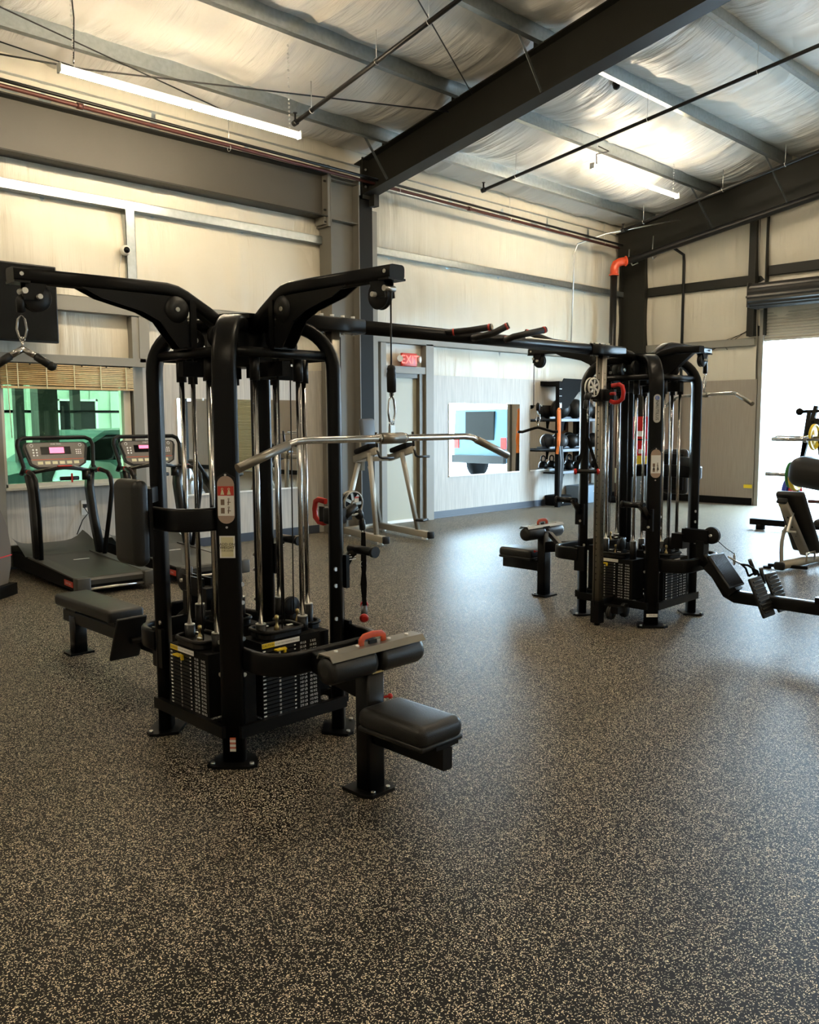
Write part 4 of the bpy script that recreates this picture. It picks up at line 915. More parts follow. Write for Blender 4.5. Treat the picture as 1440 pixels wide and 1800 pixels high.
# ---- crossover bar with pull-up grips between the towers
t = empty('pull_up_bar', (4.1, 3.465, 2.0), 0, 'long black overhead pull-up bar linking the two cable towers', 'pull-up bar')
b = new(BLK); b.cyl((-1.22,0,-.01),(1.20,0,-.01),.037,20); b.build('crossbar', parent=t)
for s in (-1, 1):
    b = new(BLK); b.bar([(s*1.05,0,-.012),(s*1.20,0,-.012),(s*1.48,0,-.014)], .09, .075, r=.012); e = b.build('end_coupling', parent=t)
    b = new(WHITEP)
    for q in range(4): b.cyl((s*(1.10+.07*q),0,.024),(s*(1.10+.07*q),0,.040),.012,6); 
    for q in range(4): b.cyl((s*(1.10+.07*q),0,-.05),(s*(1.10+.07*q),0,-.058),.010,6)
    b.build('bolts', parent=e)
GR = mat('grip_rubber', (.012,.011,.011), .6)
def grip(pts, ringpt):
    b = new(GR); b.tube(pts, .019, 12); g = b.build('grip', parent=t)
    b = new(LABELR); p0, p1 = Vector(pts[-2]), Vector(pts[-1]); d = (p1-p0).normalized(); b.cyl(p1-d*.02, p1-d*.008, .0205, 14)
    p0, p1 = Vector(pts[0]), Vector(pts[1]); d = (p1-p0).normalized(); b.cyl(p0+d*.045, p0+d*.055, .0205, 14); b.m(ZINC); p1 = Vector(pts[-1]); d = (p1-Vector(pts[-2])).normalized(); b.cyl(p1-d*.002, p1+d*.003, .017, 12); b.build('grip_rings', parent=g)
grip([(-.42,-.02,0),(-.34,-.14,.01),(-.30,-.27,.022)], 0)
grip([(-.10,.0,0),(-.22,-.06,-.02),(-.26,-.12,-.025),(-.20,-.20,.0),(-.15,-.27,.042)], 0)
grip([(.15,-.0,0),(-.0,-.14,-.02),(-.02,-.2,-.01),(.19,-.28,.040)], 0)
grip([(.85,-.0,.01),(.68,.03,.02),(.70,.12,.05),(.66,.24,.098)], 0)

# ---- bars and handles that hang from the arms
def snap(b, x, y, z, ln=.10, w_=.018):   # snap hook hanging down from z
    pts = [(x, y, z), (x-w_*.7, y, z-.018), (x-w_, y, z-ln*.6), (x-w_*.6, y, z-ln*.9), (x, y, z-ln), (x+w_*.6, y, z-ln*.9), (x+w_, y, z-ln*.6), (x+w_*.7, y, z-.018)]
    b.tube(pts, .0045, 8, closed=True)
def lat_bar(loc, rz, label):
    t = empty('lat_bar', loc, rz, label, 'lat bar')
    b = new(CHROME); b.tube([(-.70,0,-.085),(-.47,0,-.004),(-.42,0,0),(.42,0,0),(.47,0,-.004),(.70,0,-.085)], .0135, 14); b.build('bar', parent=t)
    for s in (-1, 1): b = new(STEELB); b.tube([(s*.71,0,-.0885),(s*.50,0,-.0145)], .0165, 14); b.build('hand_grip', parent=t)
    b = new(STEELB); b.cyl((-.06,0,0),(.06,0,0),.022,14); b.m(CHROME); b.cyl((-.075,0,0),(-.06,0,0),.019,12); b.cyl((.06,0,0),(.075,0,0),.019,12); b.box(-.012,.012,-.006,.006,.01,.05); b.torus((0,0,.055),(0,1,0),.011,.004,14,6); b.build('swivel', parent=t)
    b = new(CHROME); snap(b, 0, 0, .165, .11); b.torus((0,0,.17),(1,0,0),.009,.003,12,5); b.build('snap_hook', parent=t)
    b = new(BLKP); b.lathe((0,0,.175), (0,0,1), [(.008,0),(.018,.004),(.019,.07),(.016,.085),(.018,.092),(.014,.104),(.004,.108)], 18); b.build('cable_stop', parent=t)
    return t
lat_bar((2.32, 2.456, 1.432), 0, 'long chrome lat pulldown bar with bent ends hanging in front of the nearer tower')
lat_bar((6.885, 3.465, 1.70), math.radians(56), 'chrome lat pulldown bar hanging on the far right side of the farther tower')
t = empty('tricep_press_handle', (1.31, 3.465, 1.765), math.radians(-25), 'small chrome V-shaped press handle hanging at upper left', 'cable handle')
b = new(CHROME); b.tube([(0,0,.02),(-.05,0,-.01),(-.03,0,-.012)][:2], .013, 12); b.tube([(0,0,.02),(.05,0,-.01)], .013, 12); b.tube([(0,0,.02),(0,0,.05)],.006,8); b.torus((0,0,.055),(0,1,0),.009,.003,12,5); b.build('vee_bar', parent=t)
for s in (-1,1): b = new(VINYL); b.cyl((s*.045,0,-.008),(s*.10,0,-.045),.016,14); b.sphere((s*.10,0,-.045),.019,14); b.build('hand_grip', parent=t)
b = new(CHROME); snap(b, 0, 0, .15, .095); b.build('snap_hook', parent=t)
b = new(BLKP); b.lathe((0,0,.155), (0,0,1), [(.008,0),(.016,.004),(.017,.05),(.014,.06),(.004,.07)], 16); b.build('cable_stop', parent=t)
t = empty('curl_bar', (5.93, 4.475, 1.42), math.radians(-45), 'short black cambered bar hanging from the left arm of the farther tower', 'cable handle')
b = new(BLK); b.tube([(-.17,0,-.02),(-.13,0,-.022),(-.02,0,.012),(0,0,.016),(.02,0,.012),(.13,0,-.022),(.17,0,-.02)], .012, 12); b.build('bar', parent=t)
b = new(CHROME); b.cyl((0,0,.016),(0,0,.05),.006,8); snap(b, 0, 0, .15, .10); b.build('snap_hook', parent=t)
b = new(BLKP); b.lathe((0,0,.155), (0,0,1), [(.008,0),(.016,.004),(.017,.05),(.014,.06),(.004,.07)], 16); b.build('cable_stop', parent=t)
# strap handle on nearer tower: hangs edge-on
t = empty('strap_handle', (3.055, 3.465, .92), math.radians(-42), 'black strap handle with red ends hanging from the pulley on the nearer tower', 'cable handle')
b = new(BLKM); b.bar([(0,0,-.02),(.004,0,-.2),(-.006,0,-.30),(.004,0,-.42)], .004, .024, up=(1,0,0)); b.bar([(0,.012,-.02),(-.004,.014,-.2),(.006,.02,-.30),(0,.04,-.42)], .004, .022, up=(1,0,0)); b.m(ZINC); b.torus((0,0,-.19),(0,1,0),.016,.002,14,5); b.build('strap', parent=t)
b = new(BLKP); b.cyl((0,-.06,-.47),(0,.06,-.435),.017,14); b.build('hand_grip', parent=t)
b = new(RED); b.lathe((0,-.075,-.475), (0,1,.3), [(.012,-.004),(.024,0),(.024,.012),(.016,.018)], 18); b.lathe((0,.07,-.432), (0,1,.3), [(.016,-.01),(.022,0),(.022,.01),(.012,.014)], 18); b.build('end_rings', parent=t)
b = new(CHROME); snap(b, 0, 0, .05, .07, .010); b.build('snap_hook', parent=t)
# D handle on farther tower
t = empty('strap_handle', (5.165, 3.465, 1.575), math.radians(40), 'black triangular strap handle with red ends hanging beside the silver column of the farther tower', 'cable handle')
b = new(BLKM); b.bar([(0,0,-.07),(-.005,0,-.2),(.0,-.075,-.43)], .022, .004, up=(1,0,0)); b.bar([(0,0,-.07),(.005,0,-.2),(.0,.075,-.43)], .022, .004, up=(1,0,0)); b.build('strap', parent=t)
b = new(BLKP); b.cyl((0,-.07,-.44),(0,.07,-.44),.015,14); b.build('hand_grip', parent=t)
b = new(RED)
for s in (-1,1): b.lathe((0,s*.072,-.44), (0,s,0), [(.012,-.004),(.021,0),(.021,.012),(.012,.018)], 18)
b.build('end_rings', parent=t)
b = new(CHROME); snap(b, 0, 0, .045, .08, .010); snap(b, .005, 0, -.02, .08, .010); b.build('snap_hook', parent=t)
# stirrup handle resting on row platform of farther tower
t = empty('stirrup_handle', (5.86, 2.58, .36), math.radians(60), 'black looped double-grip row handle lying on the slanted foot plate of the farther tower', 'cable handle')
b = new(BLK); b.tube([(-.07,-.05,.03),(-.065,-.02,.09),(-.04,.04,.13),(0,.06,.13),(.04,.04,.13),(.065,-.02,.09),(.07,-.05,.03)], .008, 8); b.tube([(-.07,-.05,.03),(-.02,-.09,.01),(.05,-.10,.06),(.07,-.05,.03)], .009, 8); b.build('loop_frame', parent=t)
b = new(VINYL); b.cyl((-.06,-.08,.0),(-.06,-.05,.11),.014,12); b.cyl((.06,-.10,.04),(.05,-.04,.15),.014,12); b.build('hand_grip', parent=t)
b = new(CHROME); b.tube([(0,.06,.13),(-.01,.12,.16),(0,.17,.19)], .006, 6); snap(b, 0, .12, .21, .08, .010); b.build('snap_hook', parent=t)
b = new(PIPEB); b.tube([(5.87,2.82,.63),(5.88,2.76,.58),(5.90,2.70,.54)], .0035, 6); tag(b.build('low_cable'), 'thin black cable running from the low pulley to the row handle', 'cable')
# ================================================================ treadmills
def treadmill(loc, rz, label, lit):
    t = empty('treadmill', loc, rz, label, 'treadmill', 'two treadmills facing the window'); L = 1.85; W_ = .355
    # deck: y from 0 (rear) to L (front); running forward +y
    SIDE = mat('deck_rail', (0.055,0.055,0.05), .45)
    b = new(BLKM); b.prism([(-W_, .02, .05), (-W_, L, .05), (-W_, L, .20), (-W_, .02, .15)], (.05,0,0)); b.prism([(W_-.05, .02, .05), (W_-.05, L, .05), (W_-.05, L, .20), (W_-.05, .02, .15)], (.05,0,0)); b.box(-W_+.05, W_-.05, .05, L-.05, .06, .13); F_ = b.build('deck_frame', parent=t)
    b = new(SIDE)
    for s in (-1, 1): b.hexa([(s*W_, .10, .150),(s*(W_-.11), .10, .155),(s*(W_-.11), L-.5, .195),(s*W_, L-.5, .19),(s*W_, .10, .162),(s*(W_-.10), .10, .170),(s*(W_-.11), L-.5, .21),(s*W_, L-.5, .205)])
    b.build('side_rail', parent=t)
    BELT = mat('belt', (0.035,0.034,0.028), .42)
    b = new(BELT); b.prism([(-.29,.03,.10),(-.29,.03,.14),(-.29,.05,.158),(-.29,.08,.165),(-.29,L-.45,.20),(-.29,L-.45,.18),(-.29,.08,.10)], (.58,0,0)); b.m(INK); b.box(-.05,.10,.95,.975,.1890,.1895); B_ = b.build('belt', parent=t, fix=True)
    b = new(SIDE)
    for s in (-1, 1): b.rbox((s*(W_-.055), .055, .105), (.12,.11,.13), .012, 2)
    b.build('rear_cap', parent=t)
    b = new(ZINC); b.cyl((-W_+.1,.03,.065),(W_-.1,.03,.065),.012,10); b.build('rear_bar', parent=t)
    HOOD = mat('motor_hood', (0.05,0.055,0.045), .35)
    b = new(HOOD)
    # flared motor cover with upturned front corners
    n = 12; rows = []
    for i in range(n+1):
        y = L-.48+.50*i/n; row = []
        for j in range(13):
            u = -1+2*j/12; z = .20+.06*math.sin(PI*min(1,i/n*1.1)*.5)+.10*abs(u)**5*(i/n)**.8; row.append(b.v((u*(W_+.015), y, z)))
        rows.append(row)
    for i in range(n):
        for j in range(12): b._face([rows[i][j],rows[i][j+1],rows[i+1][j+1],rows[i+1][j]], True)
    b.box(-W_-.01, W_+.01, L-.02, L+.02, .04, .26); b.build('motor_hood', parent=t)
    b = new(LABELR); b.box(-W_-.004, -W_, .12, .33, .075, .125); b.box(W_, W_+.004, .12, .33, .075, .125); b.m(INK); b.text('STAR TRAC', .028, (-W_-.005,.225,.10), (0,-1,0), (0,0,1)); b.text('STAR TRAC', .028, (W_+.005,.225,.10), (0,1,0), (0,0,1)); b.build('side_badge', parent=F_, fix=False)
    # uprights
    for s in (-1, 1):
        b = new(BLKP); b.sweep([(s*(W_-.05),1.20,.19),(s*(W_-.07),1.30,.55),(s*(W_-.08),1.36,.85),(s*(W_-.06),1.38,1.0)], [(-.045,-.028),(.045,-.028),(.045,.028),(-.045,.028)] if False else [(-.028,-.06),(.028,-.06),(.028,.06),(-.028,.06)], up=(0,1,0)); b.build('upright', parent=t)
        b = new(BLK); b.tube([(s*(W_-.03),1.40,1.03),(s*(W_-.01),1.20,1.03),(s*(W_-.0),1.06,1.01),(s*(W_-.0),.99,.96),(s*(W_-.0),.965,.86),(s*(W_-.02),1.0,.62),(s*(W_-.05),1.10,.20)], .022, 12); h = b.build('handrail', parent=t)
        b = new(RED); b.cyl((s*(W_-.014),1.24,1.03),(s*(W_-.012),1.215,1.03),.0245,14); b.build('grip_ring', parent=h)
    # console
    tilt = math.radians(-20); R_ = Matrix.Rotation(tilt, 3, 'X'); c = Vector((0, 1.43, 1.18))
    b = new(BLK); fr = [(-.19,-.15),(-.30,-.10),(-.355,.10),(-.345,.155),(-.30,.18),(.30,.18),(.345,.155),(.355,.10),(.30,-.10),(.19,-.15)]
    fr = [(-.37,-.19),(-.335,-.12),(-.365,.10),(-.35,.155),(-.30,.18),(.30,.18),(.35,.155),(.365,.10),(.335,-.12),(.37,-.19)]
    b.tube([c+R_@Vector((x,0,z)) for x, z in fr], .021, 12); b.build('console_frame', parent=t)
    b = new(BLKP); out = [(-.20,-.13),(-.27,-.09),(-.31,.08),(-.30,.12),(-.27,.135),(.27,.135),(.30,.12),(.31,.08),(.27,-.09),(.20,-.13)]
    b.prism([c+R_@Vector((x,.0,z)) for x, z in out], R_@Vector((0,.035,0))); Cn = b.build('console', parent=t)
    b = new(PANELGR); b.prism([c+R_@Vector((x*.93,-.004,z*.93)) for x, z in out], R_@Vector((0,.004,0)))
    def Q(x, z, d=-.0055): return c+R_@Vector((x,d,z))
    def rect(x0_, x1_, z0_, z1_, d=-.0055): b.prism([Q(x0_,z0_,d),Q(x1_,z0_,d),Q(x1_,z1_,d),Q(x0_,z1_,d)], R_@Vector((0,.001,0)))
    b.m(SCREEN); rect(-.155,.135,.005,.085); b.m(LEDR); rect(-.07,.07,.018,.078,-.007) if lit else rect(-.10,.10,.045,.080,-.007)
    b.m(INK)
    for i in range(2):
        for j in range(3): p = Q(-.225+.032*i, .035-.028*j+.02); b.cyl(p, p+R_@Vector((0,-.002,0)), .009, 10)
    for i in range(3):
        for j in range(3): rect(.185+.02*i, .197+.02*i, .035-.02*j+.01, .045-.02*j+.01)
    for s in (-1,1): b.torus(Q(s*.235,.10), R_@Vector((0,1,0)), .014, .0025, 14, 4)
    b.text('STAR TRAC', .020, Q(0,.112,-.006), (1,0,0), R_@Vector((0,0,1)))
    b.m(ORED); rect(-.25,.25,-.048,-.042)
    b.m(CREAM)
    for i in range(6): rect(-.20+.07*i, -.15+.07*i, -.095, -.065)
    for s in (-1,1): b.m(BLKP); b.prism([Q(s*.285,.09,-.01),Q(s*.296,.09,-.01),Q(s*.266,-.04,-.01),Q(s*.255,-.04,-.01)], R_@Vector((0,.008,0)))
    b.build('console_panel', parent=Cn, fix=False)
    b = new(BLKP); b.bar([(-.32,1.36,1.01),(-.15,1.28,1.045),(.0,1.26,1.06),(.15,1.28,1.045),(.32,1.36,1.01)], .06, .035, r=.01); b.cyl((-.02,1.32,.95),(.16,1.32,.95),.02,10); b.cyl((.24,1.33,.93),(.24,1.33,1.02),.042,16); X_ = b.build('crossbar', parent=t)
    b = new(RED); b.rbox((0,1.235,1.078), (.14,.03,.014), .005, 2); b.box(.08,.095,1.29,1.305,.91,1.0); b.build('stop_button', parent=X_)
    b = new(SILVER)
    for s in (-1,1): b.bar([(s*.09,1.24,1.074),(s*.26,1.30,1.035)], .016, .006)
    b.build('sensor_strips', parent=X_)
    return t
treadmill((3.42, 7.14, 0), math.radians(-4), 'left treadmill with a lit pink-red display, in front of the window', True)
treadmill((4.34, 7.02, 0), math.radians(-4), 'right treadmill, half hidden by the nearer tower posts', False)
# elliptical at the far left edge
t = empty('elliptical_trainer', (2.40, 7.72, 0), math.radians(40), 'rounded dark exercise machine cut off by the left edge of the picture', 'elliptical trainer')
SH = mat('shroud_brown_reflection', (0.13,0.10,0.07), .3)  # brownish reflection on the housing is put into its base colour
b = new(SH); prof = [(.30,.10),(.36,.25),(.37,.42),(.33,.60),(.24,.75),(.10,.88),(-.2,.95),(-.5,.9),(-.6,.5),(-.55,.1)]
b.prism([(x,-.14,z) for x, z in prof], (0,.28,0)); b.build('shroud', parent=t)
b = new(BLKM); b.prism([(x*1.0+.015,-.10,z-.02) for x, z in prof[:6]]+[(.0,-.10,.5),(.1,-.10,.1)], (0,.20,0)); b.box(-.5,.34,-.2,.2,.0,.10); b.build('base', parent=t)
b = new(RED); b.box(.12,.372,-.145,.145,.335,.345); b.build('red_stripe', parent=t)
b = new(BLK); b.bar([(-.1,0,.9),(-.2,0,1.5)], .08,.06, up=(1,0,0)); b.tube([(-.2,-.2,1.55),(-.2,.2,1.55)],.02,10); b.build('console_mast', parent=t)

# ================================================================ dip station
t = empty('dip_station', (7.25, 8.0, 0), 0, 'silver framed dip and knee raise station with grey pads standing before the exit door', 'dip station')
o_ = Vector((7.25, 8.0, 0))
def L_(x, y, z): return (x-o_.x, y-o_.y, z)
for (fx, fy, bx, by) in ((6.98,7.52,7.28,8.66),(7.68,7.45,7.95,8.70)):
    b = new(SILVER); b.bar([L_(fx,fy,.075), L_(bx,by,.075)], .075, .08, r=.008); P = b.build('base_tube', parent=t)
    d = Vector((fx-bx, fy-by, 0)).normalized(); b = new(BLKP); b.rbox(Vector(L_(fx,fy,.075))+d*.02, (.085,.05,.09), .012, 2, rot=Matrix.Rotation(math.atan2(d.y,d.x)-PI/2, 3, 'Z')); b.build('end_cap', parent=P)
    b = new(WHITEP); b.cyl(L_(fx+.03,fy+.12,0), L_(fx+.03,fy+.12,.035), .04, 14); b.cyl(L_(bx,by-.1,0), L_(bx,by-.1,.035), .04, 14); b.build('foot', parent=P)
for (fx, fy, tx, ty) in ((7.04,7.74,7.13,7.95),(7.74,7.72,7.63,7.90)):
    b = new(SILVER); b.bar([L_(fx,fy,.11), L_(tx,ty,1.10)], .05, .05, up=(1,0,0), r=.008); b.build('front_leg', parent=t)
b = new(SILVER); b.bar([L_(7.25,8.62,.1), L_(7.42,8.50,.95)], .055, .055, up=(1,0,0), r=.008); b.bar([L_(7.95,8.66,.1), L_(7.62,8.50,.90)], .045, .045, up=(1,0,0), r=.008); b.bar([L_(7.5,8.52,.85), L_(7.56,8.56,1.45)], .06,.06, up=(1,0,0), r=.008); b.bar([L_(7.28,8.64,.075), L_(7.95,8.70,.075)], .06, .06, r=.008); b.build('rear_upright', parent=t)
for (ax, ay, ex, ey) in ((7.28,8.40,7.12,7.80),(7.85,8.35,7.70,7.75)):
    b = new(SILVER); b.bar([L_(ax,ay,1.01), L_(ex,ey,1.14)], .055, .085, r=.008); b.bar([L_(ax,ay,1.0), L_(7.54,8.50,1.0)], .05, .06, r=.008); A = b.build('arm_rail', parent=t)
    d = Vector((ex-ax, ey-ay, 0)).normalized()
    b = new(BLKM); b.rbox(Vector(L_((ax+ex)/2,(ay+ey)/2,1.15)), (.42,.15,.065), .025, 3, rot=Matrix.Rotation(math.atan2(d.y,d.x), 3, 'Z') @ Matrix.Rotation(math.radians(-12), 3, 'Y')); b.build('arm_pad', parent=t)
    b = new(BLKP); b.tube([L_(ex+.0,ey-.0,1.16), L_(ex-.02,ey,1.36)], .016, 10); b.tube([L_(ex,ey,1.14), L_(ex+.02,ey-.02,1.06), L_(ex+.05,ey-.03,1.045), L_(ex+.2,ey-.08,1.045)], .016, 10); b.build('hand_grip', parent=A)
    b = new(SILVER); b.tube([L_(ex,ey,1.18), L_(ex+.01,ey,1.10)], .02, 10); b.build('grip_socket', parent=A)
b = new(mat('blue_grey_vinyl', (.07,.08,.095), .45)); b.rbox(L_(7.56,8.46,1.32), (.24,.07,.42), .03, 4, rot=Matrix.Rotation(math.radians(-8), 3, 'X')); b.build('back_pad', parent=t)
for (x, y) in ((7.76,7.70),): b = new(BLKP); b.rbox(L_(x,y-.03,.24), (.16,.12,.03), .01, 2, rot=Matrix.Rotation(.3, 3, 'Z')); b.build('step', parent=t)

# ================================================================ storage rack by the back wall
RK = (12.20, 8.77)
t = empty('storage_rack', (RK[0], RK[1], 0), 0, 'tall black storage rack of balls and kettlebells along the wall by the corner', 'storage rack')
def upright(x, y, name='upright'):
    b = new(BLKM); b.bar([(x,y,0),(x,y,2.15)], .075, .075, up=(1,0,0)); U = b.build(name, parent=t)
    b = new(ZINC)
    for z in (.12,.18,1.78,1.9,2.02): 
        for q in (-.02,.02): b.cyl((x+q,y-.0375,z),(x+q,y-.044,z),.008,8)
    b.build('bolts', parent=U); return U
for x in (0, 1.52): upright(x, 0)
b = new(BLKM); b.prism([(-.04,-.035,2.02),(.10,-.035,2.20),(1.52,-.035,2.20),(1.52,-.035,1.98),(.55,-.035,1.98),(.22,-.035,1.70),(-.04,-.035,1.66)], (0,.012,0)); b.build('top_gusset', parent=t)
b = new(BLKM); b.box(-.04,1.56,.30,.36,2.08,2.16); b.box(-.03,.03,.0,.36,2.09,2.15); b.box(1.49,1.55,.0,.36,2.09,2.15); b.build('top_beam', parent=t)
b = new(WHITE); b.box(-.02,.035,-.040,-.0375,1.70,1.77); b.build('label', parent=t)
SHELFM = mat('shelf_steel', (.30,.33,.37), .35, .5)
for z in (1.50, .98, .60):
    b = new(BLKM); b.box(.04,1.50,-.02,.34,z-.035,z-.01)
    for x in (.04,.62,1.16): b.prism([(x,-.03,z-.01),(x+.12,-.03,z-.01),(x+.08,-.03,z-.10),(x+.06,-.03,z-.20),(x+.02,-.03,z-.20)], (0,.01,0))
    b.m(SHELFM); b.box(.04,1.50,-.035,-.02,z-.03,z+.015); b.box(.04,1.50,.20,.22,z+.02,z+.05); b.build('shelf', parent=t)
def ball(x, z, r, label, y=.20, m=None):
    b = new(m or VINYL); b.sphere((0,0,0), r, 24); b.m(BLKM); b.torus((0,0,0), (0.3,1,.2), r*1.0, .004, 28, 4)
    o = b.build('medicine_ball'); o.location = (RK[0]+x, RK[1]+y, z+r); tag(o, label, 'medicine ball', 'balls on the storage rack'); return o
ball(.33, 1.515, .175, 'large black ball at the left end of the top rack shelf')
ball(.75, 1.515, .175, 'large black ball second from left on the top rack shelf')
ball(1.10, 1.515, .16, 'large black ball toward the right of the top rack shelf')
ball(1.38, 1.515, .11, 'large black ball at the right end of the top rack shelf')
ball(.36, .995, .13, 'grey-black medicine ball at the left of the middle rack shelf', m=mat('grey_ball',(.05,.05,.052),.4))
ball(.68, .995, .13, 'black medicine ball second on the middle rack shelf')
ball(1.02, .995, .14, 'black medicine ball right of centre on the middle rack shelf')
ball(1.34, .995, .13, 'black medicine ball at the right end of the middle rack shelf')
def kettle(x, z, r, label, m=BLK):
    t_ = empty('kettlebell', (RK[0]+x, RK[1]+.16, z), 0, label, 'kettlebell', 'kettlebells on the storage rack')
    b = new(m); b.lathe((0,0,0), (0,0,1), [(r*.6,0),(r*.9,r*.2),(r,r*.8),(r*.85,r*1.45),(r*.4,r*1.8)], 20); b.build('bell', parent=t_)
    b = new(m); b.tube([(-r*.45,0,r*1.5),(-r*.75,0,r*2.1),(-r*.6,0,r*2.7),(0,0,r*2.9),(r*.6,0,r*2.7),(r*.75,0,r*2.1),(r*.45,0,r*1.5)], r*.16, 8); b.build('handle', parent=t_)
for i, x in enumerate((.30,.55,.82,1.10,1.40)): kettle(x, .615, .085, 'black kettlebell, %s on the lower rack shelf' % ['leftmost','second from left','in the middle','fourth from left','rightmost'][i])
b = new(GREYBOX); b.rbox((0,0,.16), (.85,.34,.32), .01, 2); b.m(INK); b.box(-.05,.12,-.173,-.171,.20,.215); o = b.build('storage_crate'); o.location = (RK[0]+1.15, RK[1]+.17, 0); tag(o, 'grey blue crate on the floor under the storage rack', 'crate')
b = new(BLKM); b.rbox((0,0,.09), (.36,.34,.18), .02, 2); b.m(ZINC); bolts(b, [(-.1,-.17,.12),(.08,-.17,.12),(-.1,-.17,.06),(.08,-.17,.06)], (0,-1,0), .012, .006); o = b.build('equipment_box'); o.location = (RK[0]+.30, RK[1]+.20, 0.0); tag(o, 'low black box on the floor at the left foot of the storage rack', 'box')
b = new(ORANGE)
for q in range(4): b.bar([(.0+q*.016,-.01,1.66),(-.01+q*.012,-.03,1.4),(.012*q-.02,-.035,1.15),(.03-.016*q,-.02,.92)], .012, .05 if q%2 else .03, up=(0,1,0))
b.torus((.02,-.02,1.66),(0,1,0),.03,.012,16,6); o = b.build('resistance_band'); o.location = (RK[0]-.12, RK[1]-.06, 0); tag(o, 'orange rubber resistance bands hanging from the left post of the storage rack', 'resistance band')
b = new(VINYL); b.bar([(0,0,1.05),(.01,-.02,.8),(.0,-.02,.45),(.02,0,.16)], .05, .03, up=(0,1,0)); b.bar([(.06,0,1.05),(.07,-.02,.8),(.05,-.02,.45),(.02,0,.16)], .03, .03, up=(0,1,0)); o = b.build('resistance_band'); o.location = (RK[0]-.10, RK[1]-.10, 0); tag(o, 'black rubber resistance bands hanging below the orange ones', 'resistance band')
b = new(mat('camo_brown', (.13,.06,.025), .7, noise=.6, nscale=12)); b.cyl((0,0,.10),(0,0,1.75),.085,18); b.m(CREAM); b.cyl((0,0,.35),(0,0,.62),.087,18); b.m(BLKM); b.cyl((0,0,0),(0,0,.1),.2,20); b.m(ZINC); b.cyl((0,0,1.75),(0,0,1.85),.01,8); o = b.build('foam_roller_post'); o.location = (13.72, 8.50, 0); tag(o, 'brown camouflage padded post between the storage rack and the red cabinet', 'padded post')
# red cabinets, box and fire extinguisher on the end wall
t = empty('fire_cabinet', (14.55, 8.50, 0), 0, 'red fire cabinet with white notices on the end wall behind the farther tower', 'fire cabinet')
b = new(RED); b.box(-.12,.1,-.13,.22,1.13,1.55); b.box(-.12,.1,-.13,.10,.74,1.10); b.build('cabinet', parent=t)
b = new(WHITE); b.box(-.124,-.12,-.08,.12,1.18,1.28); b.box(-.124,-.12,-.07,.04,.86,.94); b.build('notices', parent=t)
b = new(YEL); b.box(-.02,.10,-.12,.12,.0,.20); o = b.build('yellow_block'); o.location = (14.42, 8.45, .62); tag(o, 'yellow block on the shelf beside the red cabinet', 'block')
b = new(BLKM); b.box(-.2,.2,-.3,.3,.56,.62); b.box(-.2,.2,-.3,-.27,0,.56); b.box(-.2,.2,.27,.3,0,.56); o = b.build('side_table'); o.location = (14.45, 8.35, 0); tag(o, 'low black table against the end wall under the red cabinet', 'table')
b = new(GREYBOX); b.rbox((0,0,.25), (.3,.42,.50), .01, 2); b.m(INK); b.text('SOGA', .10, (-.152,0,.25), (0,0,1), (0,1,0)); o = b.build('plyo_box', fix=False); o.location = (14.38, 8.33, 0); tag(o, 'pale blue-grey box with white lettering under the table by the end wall', 'box')

# ================================================================ right edge: adjustable bench, pad machine, plate rack
t = empty('adjustable_bench', (8.9, 3.38, 0), math.radians(-3), 'silver framed incline bench seen from behind at the right edge', 'bench')
b = new(SILVER); b.bar([(-.38,.04,.05), (.9,-.02,.05)], .10, .075, r=.03); b.bar([(.85,-.3,.05),(.85,.3,.05)], .07,.07, r=.02); P = b.build('base_frame', parent=t)
b = new(BLKP); b.rbox((-.395,.04,.05), (.05,.106,.082), .022, 3); b.build('end_cap', parent=P)
b = new(BLKM); b.cyl((-.32,.20,0),(-.32,.20,.02),.04,12); b.bar([(-.30,.20,.03),(-.2,-.15,.03)], .04,.03); b.build('cross_foot', parent=P)
b = new(SILVER); b.bar([(-.27,.09,.665),(-.20,.075,.57),(.12,.02,.12)], .10, .055, up=(0,0,1), r=.02); B_ = b.build('backrest_beam', parent=t)
b = new(BLKP); b.rbox((-.285,.092,.685), (.03,.104,.058), .012, 3, rot=Matrix.Rotation(math.radians(42), 3, 'Y')); b.m(INKB)
for q in range(4): b.cyl((-.19+.075*q,.065-.013*q,.52-.1*q),(-.20+.075*q,.065-.013*q,.51-.1*q),.010,10)
b.build('beam_cap', parent=B_)
b = new(VINYL); b.rbox((.0,.045,.455), (.78,.29,.075), .034, 4, rot=Matrix.Rotation(math.radians(54), 3, 'Y')); b.build('backrest_pad', parent=t)
b = new(VINYL); b.rbox((.72,-.02,.42), (.42,.29,.07), .03, 4, rot=Matrix.Rotation(math.radians(-8), 3, 'Y')); b.build('seat_pad', parent=t)
b = new(SILVER); b.bar([(.70,-.02,.05),(.70,-.02,.39)], .06,.06, up=(1,0,0)); b.build('seat_post', parent=t)
b = new(SILVER); b.bar([(-.31,.06,.08),(-.325,.06,.18),(-.32,.06,.29),(-.29,.06,.37),(-.23,.06,.42)], .012, .06, up=(1,0,0)); b.build('adjustment_arc', parent=t)
b = new(ZINC); b.bar([(-.27,.03,.38),(-.17,.03,.56)], .022, .022, up=(1,0,0)); b.cyl((-.24,-.04,.38),(-.24,.10,.38),.012,8); b.build('support_strut', parent=t)
b = new(ZINC); b.tube([(-.02,-.06,.06),(-.02,-.06,.15),(.16,-.06,.15),(.16,-.06,.06)], .010, 8); b.build('hinge_bar', parent=t)

